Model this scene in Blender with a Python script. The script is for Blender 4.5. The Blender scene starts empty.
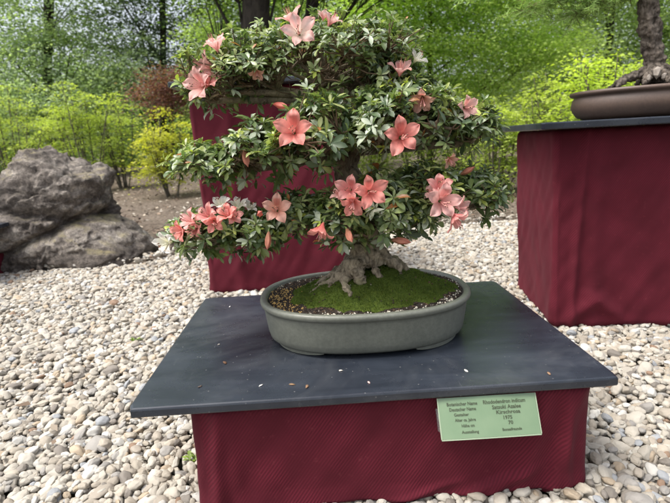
import bpy, math, random
import numpy as np
from mathutils import Vector, Matrix, noise

SC = bpy.context.scene
COL = SC.collection
rnd = random.Random(7)
RG = np.random.default_rng(11)
PI = math.pi

# ------------------------------------------------------------------ camera
CAM_Z = 0.662
PITCH, ROLL, FPX = math.radians(12.5), math.radians(3.0), 500.0
cp, sp, cr, sr = math.cos(PITCH), math.sin(PITCH), math.cos(ROLL), math.sin(ROLL)
cam_d = bpy.data.cameras.new('camera')
cam = bpy.data.objects.new('camera', cam_d)
COL.objects.link(cam)
right = Vector((cr, -sr*sp, -sr*cp))
up = Vector((sr, cr*sp, cr*cp))
back = -Vector((0, cp, -sp))
m3 = Matrix((right, up, back)).transposed()
cam.matrix_world = Matrix.Translation((0, 0, CAM_Z)) @ m3.to_4x4()
cam_d.sensor_width = 36
cam_d.lens = FPX/670*36
cam_d.clip_end = 500
cam_d.clip_start = 0.02
cam_d.dof.use_dof = True
cam_d.dof.focus_distance = 1.03
cam_d.dof.aperture_fstop = 7.0
SC.camera = cam


def ray(px, py):
    x = (px-335)/FPX
    y = -(py-251.5)/FPX
    X = cr*x + sr*y
    Y = -sr*x + cr*y
    return Vector((X, cp+sp*Y, -sp+cp*Y))


def W(px, py, y):
    """point of the place seen at (px, py) of the photo, y metres in front"""
    d = ray(px, py)
    d = d*(y/d.y)
    return Vector((d.x, d.y, d.z+CAM_Z))


def WZ(px, py, z):
    d = ray(px, py)
    t = (z-CAM_Z)/d.z
    return Vector((d.x*t, d.y*t, z))


# ------------------------------------------------------------------ helpers
def tag(o, label=None, cat=None, group=None, kind=None):
    if label: o['label'] = label
    if cat: o['category'] = cat
    if group: o['group'] = group
    if kind: o['kind'] = kind
    return o


def empty(name, loc, label, cat, group=None):
    o = bpy.data.objects.new(name, None)
    COL.objects.link(o)
    o.location = loc
    o.empty_display_size = .05
    return tag(o, label, cat, group)


def link_mesh(name, verts, faces, m, parent=None, cols=None, uvs=None, smooth=True, loc=None):
    """verts in world coordinates; the mesh is stored relative to loc / its parents"""
    V = np.asarray(verts, dtype=np.float64).reshape(-1, 3)
    off = Vector((0, 0, 0))
    p = parent
    while p is not None:
        off += p.location
        p = p.parent
    o_loc = Vector((0, 0, 0))
    if parent is None and loc is not None:
        o_loc = Vector(loc)
        off = o_loc
    V = V - np.array(off)
    me = bpy.data.meshes.new(name)
    if isinstance(faces, np.ndarray):
        n, k = faces.shape
        me.vertices.add(len(V)); me.vertices.foreach_set('co', V.astype(np.float32).ravel())
        me.loops.add(n*k); me.loops.foreach_set('vertex_index', faces.astype(np.int32).ravel())
        me.polygons.add(n)
        me.polygons.foreach_set('loop_start', np.arange(0, n*k, k, dtype=np.int32))
        me.polygons.foreach_set('loop_total', np.full(n, k, dtype=np.int32))
        me.update(calc_edges=True)
    else:
        me.from_pydata([tuple(v) for v in V], [], faces)
    me.polygons.foreach_set('use_smooth', [smooth]*len(me.polygons))
    if cols is not None:
        a = me.color_attributes.new('col', 'FLOAT_COLOR', 'POINT')
        c = np.ones((len(V), 4), dtype=np.float32)
        c[:, :3] = np.asarray(cols, dtype=np.float32).reshape(-1, 3)
        a.data.foreach_set('color', c.ravel())
    if uvs is not None:
        u = me.uv_layers.new(name='uv')
        idx = np.zeros(len(me.loops), dtype=np.int32)
        me.loops.foreach_get('vertex_index', idx)
        u.data.foreach_set('uv', np.asarray(uvs, dtype=np.float32)[idx].ravel())
    me.materials.append(m)
    me.validate()
    o = bpy.data.objects.new(name, me)
    COL.objects.link(o)
    if parent: o.parent = parent
    else: o.location = o_loc
    return o


class MB:
    def __init__(self):
        self.v, self.f, self.c = [], [], []

    def add(self, vs, fs, col=(1, 1, 1)):
        b = len(self.v)
        self.v += [tuple(v) for v in vs]
        self.f += [tuple(b+i for i in f) for f in fs]
        self.c += [col]*len(vs)

    def tube(self, pts, rad, n=8, cap=True, col=(1, 1, 1), rough=0.0, seed=0.):
        pts = [Vector(p) for p in pts]
        vs, fs = [], []
        prev = None
        for i, p in enumerate(pts):
            t = (pts[min(i+1, len(pts)-1)]-pts[max(i-1, 0)]).normalized()
            if prev is None:
                a = t.orthogonal().normalized()
            else:
                a = (prev-t*prev.dot(t))
                a = a.normalized() if a.length > 1e-6 else t.orthogonal().normalized()
            prev = a
            b = t.cross(a)
            for k in range(n):
                th = 2*PI*k/n
                d = a*math.cos(th)+b*math.sin(th)
                r = rad[i]
                if rough:
                    r *= 1+rough*noise.noise(Vector((math.cos(th)*1.6, math.sin(th)*1.6, i*.45+seed)))
                vs.append(p+d*r)
        for i in range(len(pts)-1):
            for k in range(n):
                k2 = (k+1) % n
                fs.append((i*n+k, i*n+k2, (i+1)*n+k2, (i+1)*n+k))
        if cap:
            fs.append(tuple(range(n-1, -1, -1)))
            fs.append(tuple((len(pts)-1)*n+k for k in range(n)))
        self.add(vs, fs, col)

    def box(self, c, s, col=(1, 1, 1), rot=None):
        x, y, z = s[0]/2, s[1]/2, s[2]/2
        vs = [Vector((i*x, j*y, k*z)) for i in (-1, 1) for j in (-1, 1) for k in (-1, 1)]
        if rot is not None: vs = [rot @ v for v in vs]
        vs = [v+Vector(c) for v in vs]
        self.add(vs, [(0, 1, 3, 2), (4, 6, 7, 5), (0, 4, 5, 1), (2, 3, 7, 6), (0, 2, 6, 4), (1, 5, 7, 3)], col)

    def build(self, name, m, parent=None, smooth=True, loc=None):
        return link_mesh(name, self.v, self.f, m, parent, self.c, smooth=smooth, loc=loc)


def curve_pts(ctrl, n):
    """Catmull-Rom through (point, radius) controls"""
    P = [Vector(c[0]) for c in ctrl]
    R = [c[1] for c in ctrl]
    out, rr = [], []
    N = len(P)-1
    for i in range(n+1):
        t = i/n*N
        k = min(int(t), N-1)
        u = t-k
        p0, p1, p2, p3 = P[max(k-1, 0)], P[k], P[k+1], P[min(k+2, N)]
        out.append(.5*((2*p1)+(p2-p0)*u+(2*p0-5*p1+4*p2-p3)*u*u+(3*p1-p0-3*p2+p3)*u**3))
        rr.append(R[k]*(1-u)+R[k+1]*u)
    return out, rr


# ------------------------------------------------------------------ materials
def new_mat(name):
    m = bpy.data.materials.new(name)
    m.use_nodes = True
    nt = m.node_tree
    b = nt.nodes['Principled BSDF']
    return m, nt, b


def N(nt, t, **kw):
    n = nt.nodes.new(t)
    for k, v in kw.items():
        if k in n.inputs.keys() if isinstance(k, str) else False:
            n.inputs[k].default_value = v
        else:
            setattr(n, k, v)
    return n


def ramp(nt, fac, stops):
    r = nt.nodes.new('ShaderNodeValToRGB')
    e = r.color_ramp.elements
    e[0].position, e[0].color = stops[0][0], (*stops[0][1], 1)
    e[1].position, e[1].color = stops[-1][0], (*stops[-1][1], 1)
    for p, c in stops[1:-1]:
        x = e.new(p); x.color = (*c, 1)
    nt.links.new(fac, r.inputs[0])
    return r.outputs[0]


def noise_tex(nt, scale, detail=6, rough=.6, coord='Object', vec=None, dist=0.):
    if vec is None:
        tc = nt.nodes.new('ShaderNodeTexCoord'); vec = tc.outputs[coord]
    n = nt.nodes.new('ShaderNodeTexNoise')
    n.inputs['Scale'].default_value = scale
    n.inputs['Detail'].default_value = detail
    n.inputs['Roughness'].default_value = rough
    n.inputs['Distortion'].default_value = dist
    nt.links.new(vec, n.inputs['Vector'])
    return n.outputs[0]


def mix_col(nt, fac, a, b, mode='MIX'):
    n = nt.nodes.new('ShaderNodeMix'); n.data_type = 'RGBA'; n.blend_type = mode
    for s, v in ((0, fac), (6, a), (7, b)):
        if hasattr(v, 'links') or isinstance(v, bpy.types.NodeSocket): nt.links.new(v, n.inputs[s])
        elif isinstance(v, tuple): n.inputs[s].default_value = (*v, 1)
        else: n.inputs[s].default_value = v
    return n.outputs[2]


def bump(nt, b, h, strength=.5, dist=.01, normal=None):
    n = nt.nodes.new('ShaderNodeBump')
    n.inputs['Strength'].default_value = strength
    n.inputs['Distance'].default_value = dist
    nt.links.new(h, n.inputs['Height'])
    if normal is not None: nt.links.new(normal, n.inputs['Normal'])
    if b is not None: nt.links.new(n.outputs[0], b.inputs['Normal'])
    return n.outputs[0]


def attr_col(nt, name='col', typ='GEOMETRY'):
    a = nt.nodes.new('ShaderNodeAttribute')
    a.attribute_name = name; a.attribute_type = typ
    return a


def leaf_mat(name, rough=.45, trans=.35, spec=.5, tgain=(1.5, 1.6, .7)):
    m, nt, b = new_mat(name)
    a = attr_col(nt)
    nt.links.new(a.outputs['Color'], b.inputs['Base Color'])
    b.inputs['Roughness'].default_value = rough
    b.inputs['Specular IOR Level'].default_value = spec
    tr = nt.nodes.new('ShaderNodeBsdfTranslucent')
    c = mix_col(nt, 1.0, a.outputs['Color'], tgain, 'MULTIPLY')
    nt.links.new(c, tr.inputs['Color'])
    mx = nt.nodes.new('ShaderNodeMixShader')
    mx.inputs[0].default_value = trans
    nt.links.new(b.outputs[0], mx.inputs[1]); nt.links.new(tr.outputs[0], mx.inputs[2])
    nt.links.new(mx.outputs[0], nt.nodes['Material Output'].inputs['Surface'])
    return m


def bark_mat(name, dark, light, scale=40, bs=.6, bd=.004, moss=None, sx=1, sz=.35):
    m, nt, b = new_mat(name)
    tc = nt.nodes.new('ShaderNodeTexCoord')
    mp = nt.nodes.new('ShaderNodeMapping')
    mp.inputs['Scale'].default_value = (sx, sx, sz)
    nt.links.new(tc.outputs['Object'], mp.inputs[0])
    n1 = noise_tex(nt, scale, 8, .65, vec=mp.outputs[0], dist=.6)
    n2 = noise_tex(nt, scale*.22, 4, .5)
    c = ramp(nt, n1, [(.35, dark), (.65, light)])
    if moss:
        f = ramp(nt, n2, [(.55, (0, 0, 0)), (.70, (.8, .8, .8))])
        c = mix_col(nt, f, c, moss)
    nt.links.new(c, b.inputs['Base Color'])
    b.inputs['Roughness'].default_value = .85
    b.inputs['Specular IOR Level'].default_value = .25
    bump(nt, b, n1, bs, bd)
    return m


def M_cloth():
    m, nt, b = new_mat('maroon_cloth')
    uv = nt.nodes.new('ShaderNodeUVMap'); uv.uv_map = 'uv'
    mp = nt.nodes.new('ShaderNodeMapping')
    mp.inputs['Rotation'].default_value = (0, 0, math.radians(36))
    nt.links.new(uv.outputs[0], mp.inputs[0])
    w = nt.nodes.new('ShaderNodeTexWave')
    w.inputs['Scale'].default_value = 1/.0068*PI/10/PI*1.0
    w.inputs['Distortion'].default_value = .7
    w.inputs['Detail'].default_value = 1
    w.inputs['Detail Scale'].default_value = .3
    nt.links.new(mp.outputs[0], w.inputs['Vector'])
    w.inputs['Scale'].default_value = 2*PI/(20*.0053)
    fade = noise_tex(nt, 9, 3, .5, vec=uv.outputs[0])
    fr = ramp(nt, fade, [(.36, (.15, .15, .15)), (.62, (1, 1, 1))])
    mul = mix_col(nt, 1.0, w.outputs['Color'], fr, 'MULTIPLY')
    weave = noise_tex(nt, 900, 2, .6, vec=uv.outputs[0])
    base = mix_col(nt, mul, (.066, .0054, .0120), (.116, .0108, .0225))
    lint = noise_tex(nt, 60, 5, .7, vec=uv.outputs[0])
    lf = ramp(nt, lint, [(.60, (0, 0, 0)), (.78, (.35, .35, .35))])
    base = mix_col(nt, lf, base, (.22, .05, .06))
    nt.links.new(base, b.inputs['Base Color'])
    b.inputs['Roughness'].default_value = .82
    b.inputs['Specular IOR Level'].default_value = .2
    b.inputs['Sheen Weight'].default_value = .03
    b.inputs['Sheen Tint'].default_value = (.8, .35, .45, 1)
    nb = bump(nt, None, mul, .40, .0009)
    bump(nt, b, weave, .25, .0004, nb)
    return m


def M_slate():
    m, nt, b = new_mat('slate_board')
    tc = nt.nodes.new('ShaderNodeTexCoord')
    mp = nt.nodes.new('ShaderNodeMapping'); mp.inputs['Scale'].default_value = (1.0, 7, 1)
    nt.links.new(tc.outputs['Object'], mp.inputs[0])
    streak = noise_tex(nt, 3.2, 6, .6, vec=mp.outputs[0], dist=.4)
    blot = noise_tex(nt, 5, 6, .62)
    fine = noise_tex(nt, 420, 3, .7)
    c1 = ramp(nt, streak, [(.3, (.014, .018, .026)), (.7, (.028, .034, .046))])
    c2 = ramp(nt, blot, [(.35, (.7, .7, .72)), (.7, (1.25, 1.25, 1.22))])
    c = mix_col(nt, 1.0, c1, c2, 'MULTIPLY')
    # dust specks
    v = nt.nodes.new('ShaderNodeTexVoronoi'); v.inputs['Scale'].default_value = 55
    nt.links.new(tc.outputs['Object'], v.inputs['Vector'])
    sf = ramp(nt, v.outputs['Distance'], [(.035, (.6, .6, .6)), (.09, (0, 0, 0))])
    c = mix_col(nt, sf, c, (.20, .20, .19))
    mp2 = nt.nodes.new('ShaderNodeMapping'); mp2.inputs['Scale'].default_value = (1.0, .12, 1); mp2.inputs['Rotation'].default_value = (0, 0, .5)
    nt.links.new(tc.outputs['Object'], mp2.inputs[0])
    scr = noise_tex(nt, 95, 2, .5, vec=mp2.outputs[0])
    sc2 = ramp(nt, scr, [(.70, (0, 0, 0)), (.76, (.22, .22, .22))])
    c = mix_col(nt, sc2, c, (.10, .11, .12))
    dst = noise_tex(nt, 2.2, 8, .7, dist=1.2)
    d2 = ramp(nt, dst, [(.48, (0, 0, 0)), (.72, (.30, .30, .30))])
    c = mix_col(nt, d2, c, (.13, .135, .14))
    nt.links.new(c, b.inputs['Base Color'])
    r = ramp(nt, blot, [(.3, (.20, .20, .20)), (.7, (.36, .36, .36))])
    nt.links.new(r, b.inputs['Roughness'])
    b.inputs['Specular IOR Level'].default_value = .5
    bump(nt, b, fine, .12, .0006)
    return m


def M_simple(name, col, rough=.7, var=.25, scale=30, bs=0., bd=.002, spec=.4):
    m, nt, b = new_mat(name)
    n1 = noise_tex(nt, scale, 6, .6)
    lo = tuple(c*(1-var) for c in col); hi = tuple(min(1, c*(1+var)) for c in col)
    nt.links.new(ramp(nt, n1, [(.3, lo), (.7, hi)]), b.inputs['Base Color'])
    b.inputs['Roughness'].default_value = rough
    b.inputs['Specular IOR Level'].default_value = spec
    if bs: bump(nt, b, n1, bs, bd)
    return m


def M_vcol(name, rough=.7, spec=.3, bs=0, scale=50, bd=.002):
    m, nt, b = new_mat(name)
    a = attr_col(nt)
    if bs:
        n1 = noise_tex(nt, scale, 5, .6)
        v = ramp(nt, n1, [(.3, (.75, .75, .75)), (.7, (1.2, 1.2, 1.2))])
        nt.links.new(mix_col(nt, 1.0, a.outputs['Color'], v, 'MULTIPLY'), b.inputs['Base Color'])
        bump(nt, b, n1, bs, bd)
    else:
        nt.links.new(a.outputs['Color'], b.inputs['Base Color'])
    b.inputs['Roughness'].default_value = rough
    b.inputs['Specular IOR Level'].default_value = spec
    return m


def M_pebble():
    m, nt, b = new_mat('pebble_stone')
    a = attr_col(nt, 'tint', 'INSTANCER')
    tc = nt.nodes.new('ShaderNodeTexCoord')
    n1 = noise_tex(nt, 55, 6, .65, vec=tc.outputs['Object'], dist=1.0)
    n2 = noise_tex(nt, 320, 3, .6, vec=tc.outputs['Object'])
    v = ramp(nt, n1, [(.32, (.70, .66, .60)), (.5, (1, 1, 1)), (.72, (1.18, 1.18, 1.17))])
    c = mix_col(nt, 1.0, a.outputs['Color'], v, 'MULTIPLY')
    nt.links.new(c, b.inputs['Base Color'])
    b.inputs['Roughness'].default_value = .75
    b.inputs['Specular IOR Level'].default_value = .3
    nb = bump(nt, None, n1, .25, .002)
    bump(nt, b, n2, .3, .0008, nb)
    return m


def M_rock():
    m, nt, b = new_mat('boulder_rock')
    tc = nt.nodes.new('ShaderNodeTexCoord')
    mp = nt.nodes.new('ShaderNodeMapping')
    mp.inputs['Rotation'].default_value = (.3, .5, .2)
    mp.inputs['Scale'].default_value = (1, 1.6, 2.6)
    nt.links.new(tc.outputs['Object'], mp.inputs[0])
    n1 = noise_tex(nt, 3.2, 10, .68, vec=mp.outputs[0], dist=.8)
    n2 = noise_tex(nt, 26, 8, .7)
    n3 = noise_tex(nt, 2.3, 5, .6)
    c = ramp(nt, n1, [(.3, (.036, .030, .026)), (.44, (.115, .098, .084)), (.56, (.215, .19, .165)), (.70, (.40, .37, .325))])
    v = ramp(nt, n2, [(.34, (.45, .43, .42)), (.52, (.95, .95, .95)), (.68, (1.6, 1.6, 1.55))])
    c = mix_col(nt, 1.0, c, v, 'MULTIPLY')
    n5 = noise_tex(nt, 95, 6, .75)
    c = mix_col(nt, 1.0, c, ramp(nt, n5, [(.36, (.6, .6, .6)), (.64, (1.35, 1.35, 1.35))]), 'MULTIPLY')
    vo = nt.nodes.new('ShaderNodeTexVoronoi'); vo.feature = 'DISTANCE_TO_EDGE'; vo.inputs['Scale'].default_value = 5.5
    nt.links.new(mp.outputs[0], vo.inputs['Vector'])
    geo = nt.nodes.new('ShaderNodeNewGeometry')
    sep = nt.nodes.new('ShaderNodeSeparateXYZ'); nt.links.new(geo.outputs['Normal'], sep.inputs[0])
    mm = nt.nodes.new('ShaderNodeMath'); mm.operation = 'MULTIPLY'
    nt.links.new(sep.outputs['Z'], mm.inputs[0]); nt.links.new(n3, mm.inputs[1])
    f = ramp(nt, mm.outputs[0], [(.36, (0, 0, 0)), (.50, (.75, .75, .75))])
    f2 = mix_col(nt, 1.0, f, ramp(nt, n2, [(.4, (.2, .2, .2)), (.6, (1, 1, 1))]), 'MULTIPLY')
    c = mix_col(nt, f2, c, (.22, .19, .085))
    nt.links.new(c, b.inputs['Base Color'])
    b.inputs['Roughness'].default_value = .8
    b.inputs['Specular IOR Level'].default_value = .35
    nb = bump(nt, None, n1, .6, .03)
    nb = bump(nt, None, vo.outputs[0], .5, .03, nb)
    nb = bump(nt, None, n5, .7, .006, nb)
    bump(nt, b, n2, 1.0, .016, nb)
    return m


def M_soil():
    m, nt, b = new_mat('mulch_soil')
    n1 = noise_tex(nt, 38, 8, .72)
    n2 = noise_tex(nt, 1.3, 4, .6)
    c = ramp(nt, n1, [(.33, (.05, .038, .030)), (.52, (.15, .122, .10)), (.68, (.30, .26, .22))])
    v = ramp(nt, n2, [(.35, (.75, .72, .68)), (.7, (1.15, 1.15, 1.12))])
    nt.links.new(mix_col(nt, 1.0, c, v, 'MULTIPLY'), b.inputs['Base Color'])
    b.inputs['Roughness'].default_value = .95
    b.inputs['Specular IOR Level'].default_value = .15
    bump(nt, b, n1, 1.0, .02)
    return m


def M_petal():
    m, nt, b = new_mat('petal')
    a = attr_col(nt)
    n1 = noise_tex(nt, 160, 3, .6)
    v = ramp(nt, n1, [(.3, (.93, .90, .90)), (.7, (1.04, 1.04, 1.04))])
    c = mix_col(nt, 1.0, a.outputs['Color'], v, 'MULTIPLY')
    nt.links.new(c, b.inputs['Base Color'])
    b.inputs['Roughness'].default_value = .6
    b.inputs['Specular IOR Level'].default_value = .25
    bump(nt, b, n1, .25, .001)
    tr = nt.nodes.new('ShaderNodeBsdfTranslucent')
    nt.links.new(c, tr.inputs['Color'])
    mx = nt.nodes.new('ShaderNodeMixShader'); mx.inputs[0].default_value = .45
    nt.links.new(b.outputs[0], mx.inputs[1]); nt.links.new(tr.outputs[0], mx.inputs[2])
    nt.links.new(mx.outputs[0], nt.nodes['Material Output'].inputs['Surface'])
    return m


def M_glaze(name, base, dark, rough=.38):
    m, nt, b = new_mat(name)
    n1 = noise_tex(nt, 9, 6, .6)
    n2 = noise_tex(nt, 130, 4, .7)
    c = ramp(nt, n1, [(.3, dark), (.7, base)])
    v = ramp(nt, n2, [(.35, (.86, .86, .86)), (.65, (1.1, 1.1, 1.1))])
    nt.links.new(mix_col(nt, 1.0, c, v, 'MULTIPLY'), b.inputs['Base Color'])
    r = ramp(nt, n1, [(.3, (rough+.14,)*3), (.7, (rough,)*3)])
    nt.links.new(r, b.inputs['Roughness'])
    bump(nt, b, n2, .12, .0008)
    return m


CLOTH = M_cloth()
SLATE = M_slate()
POT = M_glaze('celadon_glaze', (.150, .158, .130), (.105, .112, .093))
POT2 = M_glaze('brown_clay', (.105, .070, .052), (.075, .050, .040), .42)
LEAF = leaf_mat('azalea_leaf', .36, .28, .55, (1.3, 1.5, .7))
FOL = leaf_mat('tree_foliage', .6, .45, .25)
NEEDLE = leaf_mat('needle_foliage', .6, .35, .25)
PETAL = M_petal()
TWIG = M_simple('twig_bark', (.135, .090, .055), .85, .35, 120)
BARK = bark_mat('azalea_bark', (.055, .042, .028), (.36, .305, .22), 75, .9, .003, (.20, .19, .10), 1, .6)
BARK2 = bark_mat('larch_bark', (.035, .028, .022), (.24, .20, .165), 60, 1.0, .015)
TBARK = bark_mat('dark_bark', (.012, .010, .008), (.05, .042, .034), 14, 1.0, .03)
TBARK2 = bark_mat('grey_bark', (.05, .045, .035), (.16, .14, .11), 14, .8, .02)
SOILM = M_soil()
PEBBLE = M_pebble()
ROCK = M_rock()
VCOL = M_vcol('grain', .85, .2)
MOSS = M_vcol('moss', .95, .1, .6, 220, .003)
STAMEN = M_vcol('stamen', .5, .3)

# ------------------------------------------------------------------ ground
BT = 0.242                     # height of the front board's top


def gravel_edge(x):
    base = 3.62 + .05*x
    if x < -.7: base = 3.62 - .035 - .75*min(1, (-.7-x)/.45)
    return base + .07*noise.noise(Vector((x*1.7, 3.3, 0)))


def mk_ground():
    S = 240
    n = 60
    xs = np.linspace(-S, S, n)
    vs = [(x, y, -.012) for y in np.linspace(-S, S, n) for x in xs]
    fs = [(j*n+i, j*n+i+1, (j+1)*n+i+1, (j+1)*n+i) for j in range(n-1) for i in range(n-1)]
    m = M_simple('earth', (.085, .075, .055), .95, .4, 14, .6, .01)
    o = link_mesh('ground', vs, fs, m)
    tag(o, kind='structure')
    # soil bed behind the gravel
    xs = np.linspace(-15, 15, 300)
    vs, fs = [], []
    R = 150
    for j in range(R):
        for i, x in enumerate(xs):
            y0 = gravel_edge(x)
            t = j/(R-1)
            y = y0 + (26-y0)*t**1.8
            z = .012 + .022*min(1, (y-y0)/.25) + .022*noise.noise(Vector((x*2.1, y*2.1, 1.)))+.01*noise.noise(Vector((x*9, y*9, 5.)))
            z += .012*max(0, y-5)
            if j == 0: z = -.02
            vs.append((x, y, z))
    w = len(xs)
    fs = [(j*w+i, j*w+i+1, (j+1)*w+i+1, (j+1)*w+i) for j in range(R-1) for i in range(w-1)]
    tag(link_mesh('soil_bed', vs, fs, SOILM), kind='structure')


mk_ground()


# boulder footprints and boxes are left free of gravel where buried
BOX_RECTS = []


def in_box(x, y):
    for (cx, cy, w, d, a) in BOX_RECTS:
        dx, dy = x-cx, y-cy
        lx = dx*math.cos(-a)-dy*math.sin(-a)
        ly = dx*math.sin(-a)+dy*math.cos(-a)
        if abs(lx) < w/2-.035 and abs(ly) < d/2-.035: return True
    return False


def mk_gravel():
    sp_ = .0176
    P, Rr, Sc, Tn = [], [], [], []
    pal = [((.60, .555, .475), 7), ((.65, .61, .53), 6), ((.54, .485, .40), 5), ((.46, .41, .34), 3), ((.42, .40, .37), 2),
           ((.30, .27, .235), 1.5), ((.55, .45, .33), 1.5), ((.74, .72, .67), 3), ((.42, .44, .46), .8), ((.34, .23, .16), .25)]
    cum = [c for c, w in pal]; wts = [w for c, w in pal]
    y = .25
    while y < 4.1:
        x = -1.35*max(y, .9)-.3
        x1 = 1.0*max(y, .9)+.35
        while x < x1:
            for layer in (0, 1, 2):
                if layer == 2 and rnd.random() > .35: continue
                qx = x+rnd.uniform(-.5, .5)*sp_*1.3
                qy = y+rnd.uniform(-.5, .5)*sp_*1.3
                over = qy-gravel_edge(qx)
                if over > 0 and rnd.random() > .28*math.exp(-over/.05): continue
                if in_box(qx, qy): continue
                s = .0092*math.exp(rnd.gauss(0, .29))
                if rnd.random() < .06: s *= 1.45
                s = min(s, .022)
                if layer == 0: s *= .85
                z = layer*.0075+rnd.uniform(-.003, .004)+.006*noise.noise(Vector((qx*3, qy*3, 0)))
                if over > 0: z += .03
                P.append((qx, qy, z))
                Rr.append((rnd.gauss(0, .38), rnd.gauss(0, .38), rnd.uniform(0, 6.28)))
                Sc.append((s*rnd.uniform(1.0, 1.4), s*rnd.uniform(.78, 1.0), s*rnd.uniform(.5, .78)))
                c = rnd.choices(cum, wts)[0]
                k = rnd.uniform(.84, 1.1)*.61
                Tn.append((c[0]*k, c[1]*k, c[2]*k, 1))
            x += sp_
        y += sp_*.92
    me = bpy.data.meshes.new('gravel')
    me.vertices.add(len(P))
    me.vertices.foreach_set('co', np.array(P, dtype=np.float32).ravel())
    a = me.attributes.new('rotv', 'FLOAT_VECTOR', 'POINT'); a.data.foreach_set('vector', np.array(Rr, dtype=np.float32).ravel())
    a = me.attributes.new('sclv', 'FLOAT_VECTOR', 'POINT'); a.data.foreach_set('vector', np.array(Sc, dtype=np.float32).ravel())
    a = me.attributes.new('tint', 'FLOAT_COLOR', 'POINT'); a.data.foreach_set('color', np.array(Tn, dtype=np.float32).ravel())
    me.materials.append(PEBBLE)
    o = bpy.data.objects.new('gravel', me); COL.objects.link(o)
    tag(o, 'pale rounded pebbles covering the ground around the stands', 'gravel', kind='stuff')
    g = bpy.data.node_groups.new('gravel_nodes', 'GeometryNodeTree')
    g.interface.new_socket('Geometry', in_out='INPUT', socket_type='NodeSocketGeometry')
    g.interface.new_socket('Geometry', in_out='OUTPUT', socket_type='NodeSocketGeometry')
    L = g.links.new
    gi, go = g.nodes.new('NodeGroupInput'), g.nodes.new('NodeGroupOutput')
    g2i = g.nodes.new('GeometryNodeGeometryToInstance')
    for k in range(14):
        ico = g.nodes.new('GeometryNodeMeshIcoSphere'); ico.inputs['Subdivisions'].default_value = 4
        spn = g.nodes.new('GeometryNodeSetPosition')
        pos = g.nodes.new('GeometryNodeInputPosition')
        add = g.nodes.new('ShaderNodeVectorMath'); add.operation = 'ADD'; add.inputs[1].default_value = (k*7.3, k*3.1, k*1.7)
        L(pos.outputs[0], add.inputs[0])
        nz = g.nodes.new('ShaderNodeTexNoise'); nz.inputs['Scale'].default_value = .85; nz.inputs['Detail'].default_value = 2.0
        nz.inputs['Roughness'].default_value = .45
        L(add.outputs[0], nz.inputs['Vector'])
        sub = g.nodes.new('ShaderNodeVectorMath'); sub.operation = 'SUBTRACT'; sub.inputs[1].default_value = (.5, .5, .5)
        L(nz.outputs['Color'], sub.inputs[0])
        scl = g.nodes.new('ShaderNodeVectorMath'); scl.operation = 'SCALE'; scl.inputs['Scale'].default_value = .78
        L(sub.outputs[0], scl.inputs[0])
        L(ico.outputs['Mesh'], spn.inputs['Geometry']); L(scl.outputs[0], spn.inputs['Offset'])
        sm = g.nodes.new('GeometryNodeSetMaterial'); sm.inputs['Material'].default_value = PEBBLE
        ss = g.nodes.new('GeometryNodeSetShadeSmooth')
        L(spn.outputs[0], ss.inputs[0]); L(ss.outputs[0], sm.inputs[0])
        L(sm.outputs[0], g2i.inputs[0])
    iop = g.nodes.new('GeometryNodeInstanceOnPoints')
    iop.inputs['Pick Instance'].default_value = True
    m2p = g.nodes.new('GeometryNodeMeshToPoints')
    L(gi.outputs[0], m2p.inputs[0]); L(m2p.outputs[0], iop.inputs['Points'])
    L(g2i.outputs[0], iop.inputs['Instance'])
    ra = g.nodes.new('GeometryNodeInputNamedAttribute'); ra.data_type = 'FLOAT_VECTOR'; ra.inputs[0].default_value = 'rotv'
    sa = g.nodes.new('GeometryNodeInputNamedAttribute'); sa.data_type = 'FLOAT_VECTOR'; sa.inputs[0].default_value = 'sclv'
    e2r = g.nodes.new('FunctionNodeEulerToRotation')
    L(ra.outputs[0], e2r.inputs[0]); L(e2r.outputs[0], iop.inputs['Rotation'])
    L(sa.outputs[0], iop.inputs['Scale'])
    L(iop.outputs[0], go.inputs[0])
    md = o.modifiers.new('scatter', 'NODES'); md.node_group = g


# ------------------------------------------------------------------ scatter of small faces
def scatter(name, tv, tf, org, fx, fy, fz, scl, cols, m, parent=None, loc=None, kind=None, smooth=True):
    """template verts tv placed at org with frame axes fx, fy, fz, scale scl (n or n,3), colours (n,3)"""
    tv = np.asarray(tv, float); tf = np.asarray(tf)
    n = len(org)
    scl = np.asarray(scl, float)
    if scl.ndim == 1: scl = np.repeat(scl[:, None], 3, 1)
    T = tv[None, :, :]*scl[:, None, :]
    V = org[:, None, :] + T[..., 0:1]*fx[:, None, :] + T[..., 1:2]*fy[:, None, :] + T[..., 2:3]*fz[:, None, :]
    F = (tf[None]+(np.arange(n)*len(tv))[:, None, None]).reshape(-1, tf.shape[1])
    C = np.repeat(cols[:, None, :], len(tv), 1) if cols.ndim == 2 else cols
    o = link_mesh(name, V.reshape(-1, 3), F, m, parent, C.reshape(-1, 3), smooth=smooth, loc=loc)
    if kind: o['kind'] = kind
    return o


def unit(a):
    return a/np.maximum(np.linalg.norm(a, axis=-1, keepdims=True), 1e-9)


def frames(d, nrm):
    """fy along d, fz near nrm"""
    fy = unit(d)
    fx = unit(np.cross(fy, nrm))
    fz = np.cross(fx, fy)
    return fx, fy, fz


def rand_dirs(n):
    return unit(RG.normal(size=(n, 3)))


LEAF_V = [(0, 0, 0), (-.08, .22, .035), (0, .24, 0), (.08, .22, .035), (-.18, .55, .045), (0, .56, -.01), (.18, .55, .045),
          (-.13, .82, .0), (0, .84, -.05), (.13, .82, .0), (0, 1.0, -.12)]
LEAF_F = [(0, 2, 1, 1), (0, 3, 2, 2), (1, 2, 5, 4), (2, 3, 6, 5), (4, 5, 8, 7), (5, 6, 9, 8), (7, 8, 10, 10), (8, 9, 10, 10)]
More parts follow.
